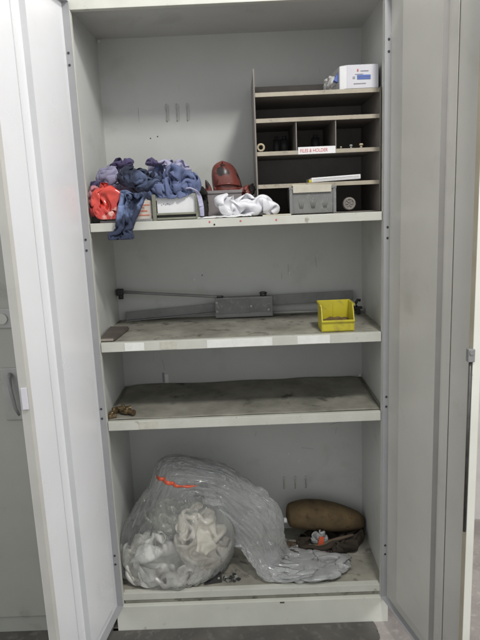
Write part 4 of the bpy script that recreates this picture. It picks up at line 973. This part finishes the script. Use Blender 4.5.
def bag():
    st = [A3((.155, .13, .137), (.02, 0, 0), (0, .02, 0)), A3((.155, .13, .138), (.15, 0, 0), (0, .10, 0)), A3((.165, .135, .19), (.20, 0, .01), (0, .128, 0)), A3((.165, .145, .28), (.195, 0, .02), (0, .135, 0)), A3((.180, .165, .37), (.150, 0, .0), (0, .125, 0)),
          A3((.19, .185, .43), (.108, 0, -.01), (0, .105, .0)), A3((.23, .20, .458), (.085, 0, -.075), (0, .09, 0)), A3((.31, .20, .42), (-.01, 0, -.090), (0, .08, 0)), A3((.38, .18, .37), (-.045, 0, -.085), (0, .07, 0)),
          A3((.455, .15, .30), (-.085, 0, -.050), (0, .055, .01)), A3((.49, .125, .22), (-.072, -.03, -.0), (0, .04, .02)), A3((.53, .12, .165), (-.05, -.075, 0), (0, .015, .025)),
          A3((.61, .135, .153), (-.01, -.105, 0), (0, 0, .018)), A3((.70, .135, .150), (.005, -.112, 0), (0, 0, .014)), A3((.775, .13, .148), (.02, -.10, 0), (0, 0, .010))]
    nl, nr = 100, 80
    V, F = loft(st, nl, nr)
    nc = [(math.cos(2 * math.pi * k / nr + i / nl * 2) * 2.6 / 16, math.sin(2 * math.pi * k / nr + i / nl * 2) * 2.6 / 16, i / nl * 6.5 / 16) for i in range(nl) for k in range(nr)]
    ang = np.array([2 * math.pi * k / nr for i in range(nl) for k in range(nr)])
    zlow = ZB + .0055 + .009 * np.clip(.5 + 2 * np.sin(ang), 0, 1)
    lim = limits(zmin=zlow, xmin=-.013, ymax=D - .003, ymin=.006)
    blobs = [((.108, .105, .232), (.132, .100, .118), .35), ((.272, .112, .258), (.110, .100, .132), -.2), ((.155, .155, .305), (.108, .082, .075), 0)]
    def coll(V):
        V = lim(V)
        for c, r, a in blobs:
            q = (V - np.array(c)) / np.array(r); L_ = np.linalg.norm(q, axis=1)
            ins = L_ < 1
            if ins.any(): V[ins] = np.array(c) + q[ins] / np.maximum(L_[ins], .1)[:, None] * np.array(r)
        return lim(V)
    blobs = [((.130, .104, .228), (.150, .096, .100)), ((.270, .112, .270), (.112, .098, .126)), ((.200, .19, .32), (.112, .10, .125)), ((.33, .19, .32), (.10, .085, .10)), ((.43, .16, .26), (.07, .06, .07)), ((.50, .13, .185), (.05, .05, .045))]
    def coll2(V):
        V = lim(V)
        for c, r in blobs:
            q = (V - np.array(c)) / np.array(r); L_ = np.linalg.norm(q, axis=1); ins = L_ < 1
            if ins.any(): V[ins] = np.array(c) + q[ins] / np.maximum(L_[ins], .1)[:, None] * np.array(r)
        V += (V_0 - V) * .012
        return lim(V)
    V_0 = V.copy()
    V = cloth('film_mesh', 'film', (.3, .13, .3), (1, 1, 1), 1, seed=83, lim=coll2, grid=(V, nl, nr), stretch=1.17, steps=60, it=6, grav=.0004, hull=False, bend=.45, gap=.6)
    G = V.reshape(nl, nr, 3); up = 3
    def cub(A, B, C, D, u): return .5 * (2 * B + (C - A) * u + (2 * A - 5 * B + 4 * C - D) * u * u + (3 * B - A - 3 * C + D) * u ** 3)
    G2 = np.stack([cub(np.roll(G, 1, 1), G, np.roll(G, -1, 1), np.roll(G, -2, 1), q / up) for q in range(up)], 2).reshape(nl, nr * up, 3)
    Gp = np.concatenate([G2[:1], G2, G2[-1:]], 0)
    G3 = np.stack([cub(Gp[:-3], Gp[1:-2], Gp[2:-1], Gp[3:], q / up) for q in range(up)], 1).reshape(-1, nr * up, 3)
    ml, mr_ = G3.shape[:2]
    du = np.roll(G3, -1, 1) - np.roll(G3, 1, 1); dv = np.gradient(G3, axis=0); Nn = np.cross(du, dv); Nn /= np.linalg.norm(Nn, axis=2)[..., None] + 1e-9
    H = np.empty((ml, mr_))
    for i in range(ml):
        l = i / ml
        for k in range(mr_):
            a = 2 * math.pi * k / mr_ + l * 2.2
            p = Vector((math.cos(a) * 1.7, math.sin(a) * 1.7, l * 3.4)); wv = mnoise.noise_vector(p * .8) * .9
            x = 1 - abs(mnoise.noise(p + wv)) * 2.4; p2 = Vector((p.x * 2.6, p.y * 2.6, l * 6)) + wv * 2.2 + Vector((9, 4, 1))
            y = 1 - abs(mnoise.noise(p2)) * 2.4; H[i, k] = max(x, 0) ** 4 * .003 + max(y, 0) ** 5 * .0025
    sgn = 1 if ((G3[ml // 6] - G3[ml // 6].mean(0)) * Nn[ml // 6]).sum() > 0 else -1
    V = (G3 + sgn * Nn * H[..., None]).reshape(-1, 3)
    V[:, 2] = np.maximum(V[:, 2], ZB + .003 + .004 * (np.tile(np.arange(mr_), ml) < mr_ / 2)); V[:, 0] = np.maximum(V[:, 0], -.0145)
    ml = int(ml * .86); V = V[:ml * mr_]
    nl, nr = ml, mr_
    F = [(i * nr + k, i * nr + (k + 1) % nr, (i + 1) * nr + (k + 1) % nr, (i + 1) * nr + k) for i in range(nl - 1) for k in range(nr)]
    me = to_mesh('bag_film', V, F)
    la = me.attributes.new('layers', 'FLOAT', 'POINT')
    la.data.foreach_set('value', [.10 * min(1, max(0, (i / nl - .32) / .2)) for i in range(nl) for k in range(nr)])
    return me
bagt = thing('clear_plastic_bag', 'large crumpled clear plastic bag slumped over the cabinet floor', 'bag', (.3, .13, ZB + .002))
bo = link('film', bag(), 'film', bagt)
laid = []
cloth('bag_mouth', 'film2', (.635, .132, .151), (.175, .124, .0135), .41, 50, seed=87, lim=limits(zmin=ZB + .004, ymin=.010), rot=(0, 0, .2), thick=.0004, bend=.5, steps=90, k0=1.15, parent=bagt)
# orange printed strip on the bag's shoulder and red mark on its mouth
def strip_on(name, x0, x1, z0, z1, mm, h0, h1, label=None):
    """short band lying on the film, following its front surface"""
    from mathutils.bvhtree import BVHTree
    me = bo.data; bvh = BVHTree.FromPolygons([v.co[:] for v in me.vertices], [p.vertices[:] for p in me.polygons])
    n = 30; V = []; F = []
    for i in range(n):
        u = i / (n - 1); x = x0 + (x1 - x0) * u; zc = z0 + (z1 - z0) * u + .003 * math.sin(u * 7); hh = (h0 + (h1 - h0) * u) * (.25 + .75 * math.sin(math.pi * min(1, u * 1.3 + .1)) ** .5 if u < .69 else 1 * (1.05 - u) * 2.4)
        for j in (-1, 0, 1):
            o_ = cam.matrix_world.translation if False else Vector((x, -.3, zc + j * hh))
            hit = bvh.ray_cast(o_, Vector((0, 1, 0)))
            y = hit[0].y - .0015 if hit[0] else (V[-1][1] if V else .1)
            V.append((x, y, zc + j * hh))
    for i in range(n - 1):
        for j in (0, 1): F.append((i * 3 + j, i * 3 + j + 1, (i + 1) * 3 + j + 1, (i + 1) * 3 + j))
    o = link(name, to_mesh(name, V, F), mm, bagt)
    so = o.modifiers.new('thickness', 'SOLIDIFY'); so.thickness = .0006
    return o
strip_on('orange_band', .118, .262, .492, .462, 'orange', .0065, .005)
# loose flap at the mouth of the bag
cloth('mouth_flap', 'film2', (.695, .222, .182), (.034, .014, .036), .13, 26, seed=91, lim=limits(zmin=ZB + .004), rot=(1.4, 0, 0), thick=.0004, steps=60, parent=bagt)
m_ = MB(); m_.box((.690, .205, .160), (.708, .2075, .198), .0005, rot=Matrix.Rotation(.15, 3, 'Y')); m_.box((.685, .2065, .155), (.715, .2085, .160), .0005); m_.build('red_mark', 'orange', bagt)

# brown sack, dark cloth, brown strip behind the bag's mouth
V, F = loft([A3((.577, .30, .240), (0, .004, 0), (0, 0, .006)), A3((.583, .30, .240), (0, .035, 0), (0, 0, .030)), A3((.60, .30, .238), (0, .052, 0), (0, 0, .046)), A3((.66, .30, .238), (0, .062, 0), (0, 0, .055)), A3((.73, .302, .228), (0, .062, 0), (0, 0, .056)), A3((.80, .305, .213), (0, .052, 0), (0, 0, .048)), A3((.86, .31, .198), (0, .034, 0), (0, 0, .032)), A3((.882, .315, .190), (0, .012, 0), (0, 0, .014))], 70, 48)
V = relax(V, F, 1.03, 50, .06, 0, limits(zmin=ZB + .003, xmax=W + .012, ymax=D - .003), 95, .003, 30, smooth=1)
sk = thing('brown_sack', 'brown tapered sack lying in the back right corner of the cabinet floor', 'sack', (.73, .3, ZB))
link('sack_body', to_mesh('sack_body', V, F), 'brown', sk)
m_ = MB(); m_.cyl((.566, .285, .225), (.582, .288, .222), .010, seg=20); m_.build('cap', 'paper', sk)
laid = []
o = cloth('black_cloth', 'sackdark', (.745, .250, .164), (.138, .090, .031), .33, 40, seed=97, lim=limits(zmin=ZB + .003, xmax=W + .010, ymax=D - .005), thick=.003, bend=.9)
tag(pivot(o, (.8, .23, ZB + .003)), 'dark brown cloth under and in front of the brown sack by the right wall', 'cloth')
m_ = MB(); m_.tube([(.56, .225, .142), (.63, .215, .146), (.70, .212, .162), (.76, .215, .180), (.82, .22, .193)], [.006, .009, .009, .008, .004], 10); o = m_.build('wooden_stick', 'brownstrip'); tag(pivot(o, (.68, .22, .137)), 'brown curved stick in front of the sack', 'stick')
o = cloth('brown_rag', 'brownstrip', (.585, .225, .148), (.05, .035, .014), .2, 28, seed=99, lim=limits(zmin=ZB + .003), thick=.002)
tag(pivot(o, (.6, .235, ZB + .003)), 'flat brown rag behind the mouth of the clear bag', 'rag')
# debris near the front
dk = MB()
for k in range(26):
    a = rnd.random() * 6.28; r_ = rnd.random() ** .7 * .020; x, y = .366 + r_ * 1.3 * math.cos(a), .066 + r_ * .8 * math.sin(a)
    s_ = .002 + rnd.random() * .004
    dk.box((x - s_, y - s_, ZB + .002), (x + s_, y + s_, ZB + .002 + s_ * (1 + 1.6 * rnd.random())), .0006, rot=Matrix.Rotation(rnd.random() * 3, 3, 'Z') @ Matrix.Rotation(rnd.random() * .6, 3, 'X'), mi=rnd.choice([0, 0, 1, 2]))
o = dk.build('debris', ['steel_dark', 'plate', 'grime']); tag(pivot(o, (.366, .066, ZB + .002)), 'little heap of dark metal debris at the front of the cabinet floor', 'debris', kind='stuff')
m_ = MB()
vs = [m_.bm.verts.new(p) for p in ((.270, .040, ZB + .003), (.335, .052, ZB + .003), (.330, .085, ZB + .003), (.275, .07, ZB + .003), (.290, .045, ZB + .008), (.333, .055, ZB + .036), (.330, .08, ZB + .030), (.29, .066, ZB + .008))]
for q in ((0, 1, 2, 3), (7, 6, 5, 4), (0, 4, 5, 1), (1, 5, 6, 2), (2, 6, 7, 3), (3, 7, 4, 0)): m_.bm.faces.new([vs[i] for i in q])
bmesh.ops.bevel(m_.bm, geom=list(m_.bm.edges), offset=.0012, segments=2, affect='EDGES')
m_.cyl((.324, .050, ZB + .020), (.324, .0515, ZB + .020), .004, seg=12, mi=1)
o = m_.build('black_wedge', ['dark', 'plate']); tag(pivot(o, (.31, .06, ZB + .003)), 'black plastic wedge poking out right of the bag at the front', 'wedge')
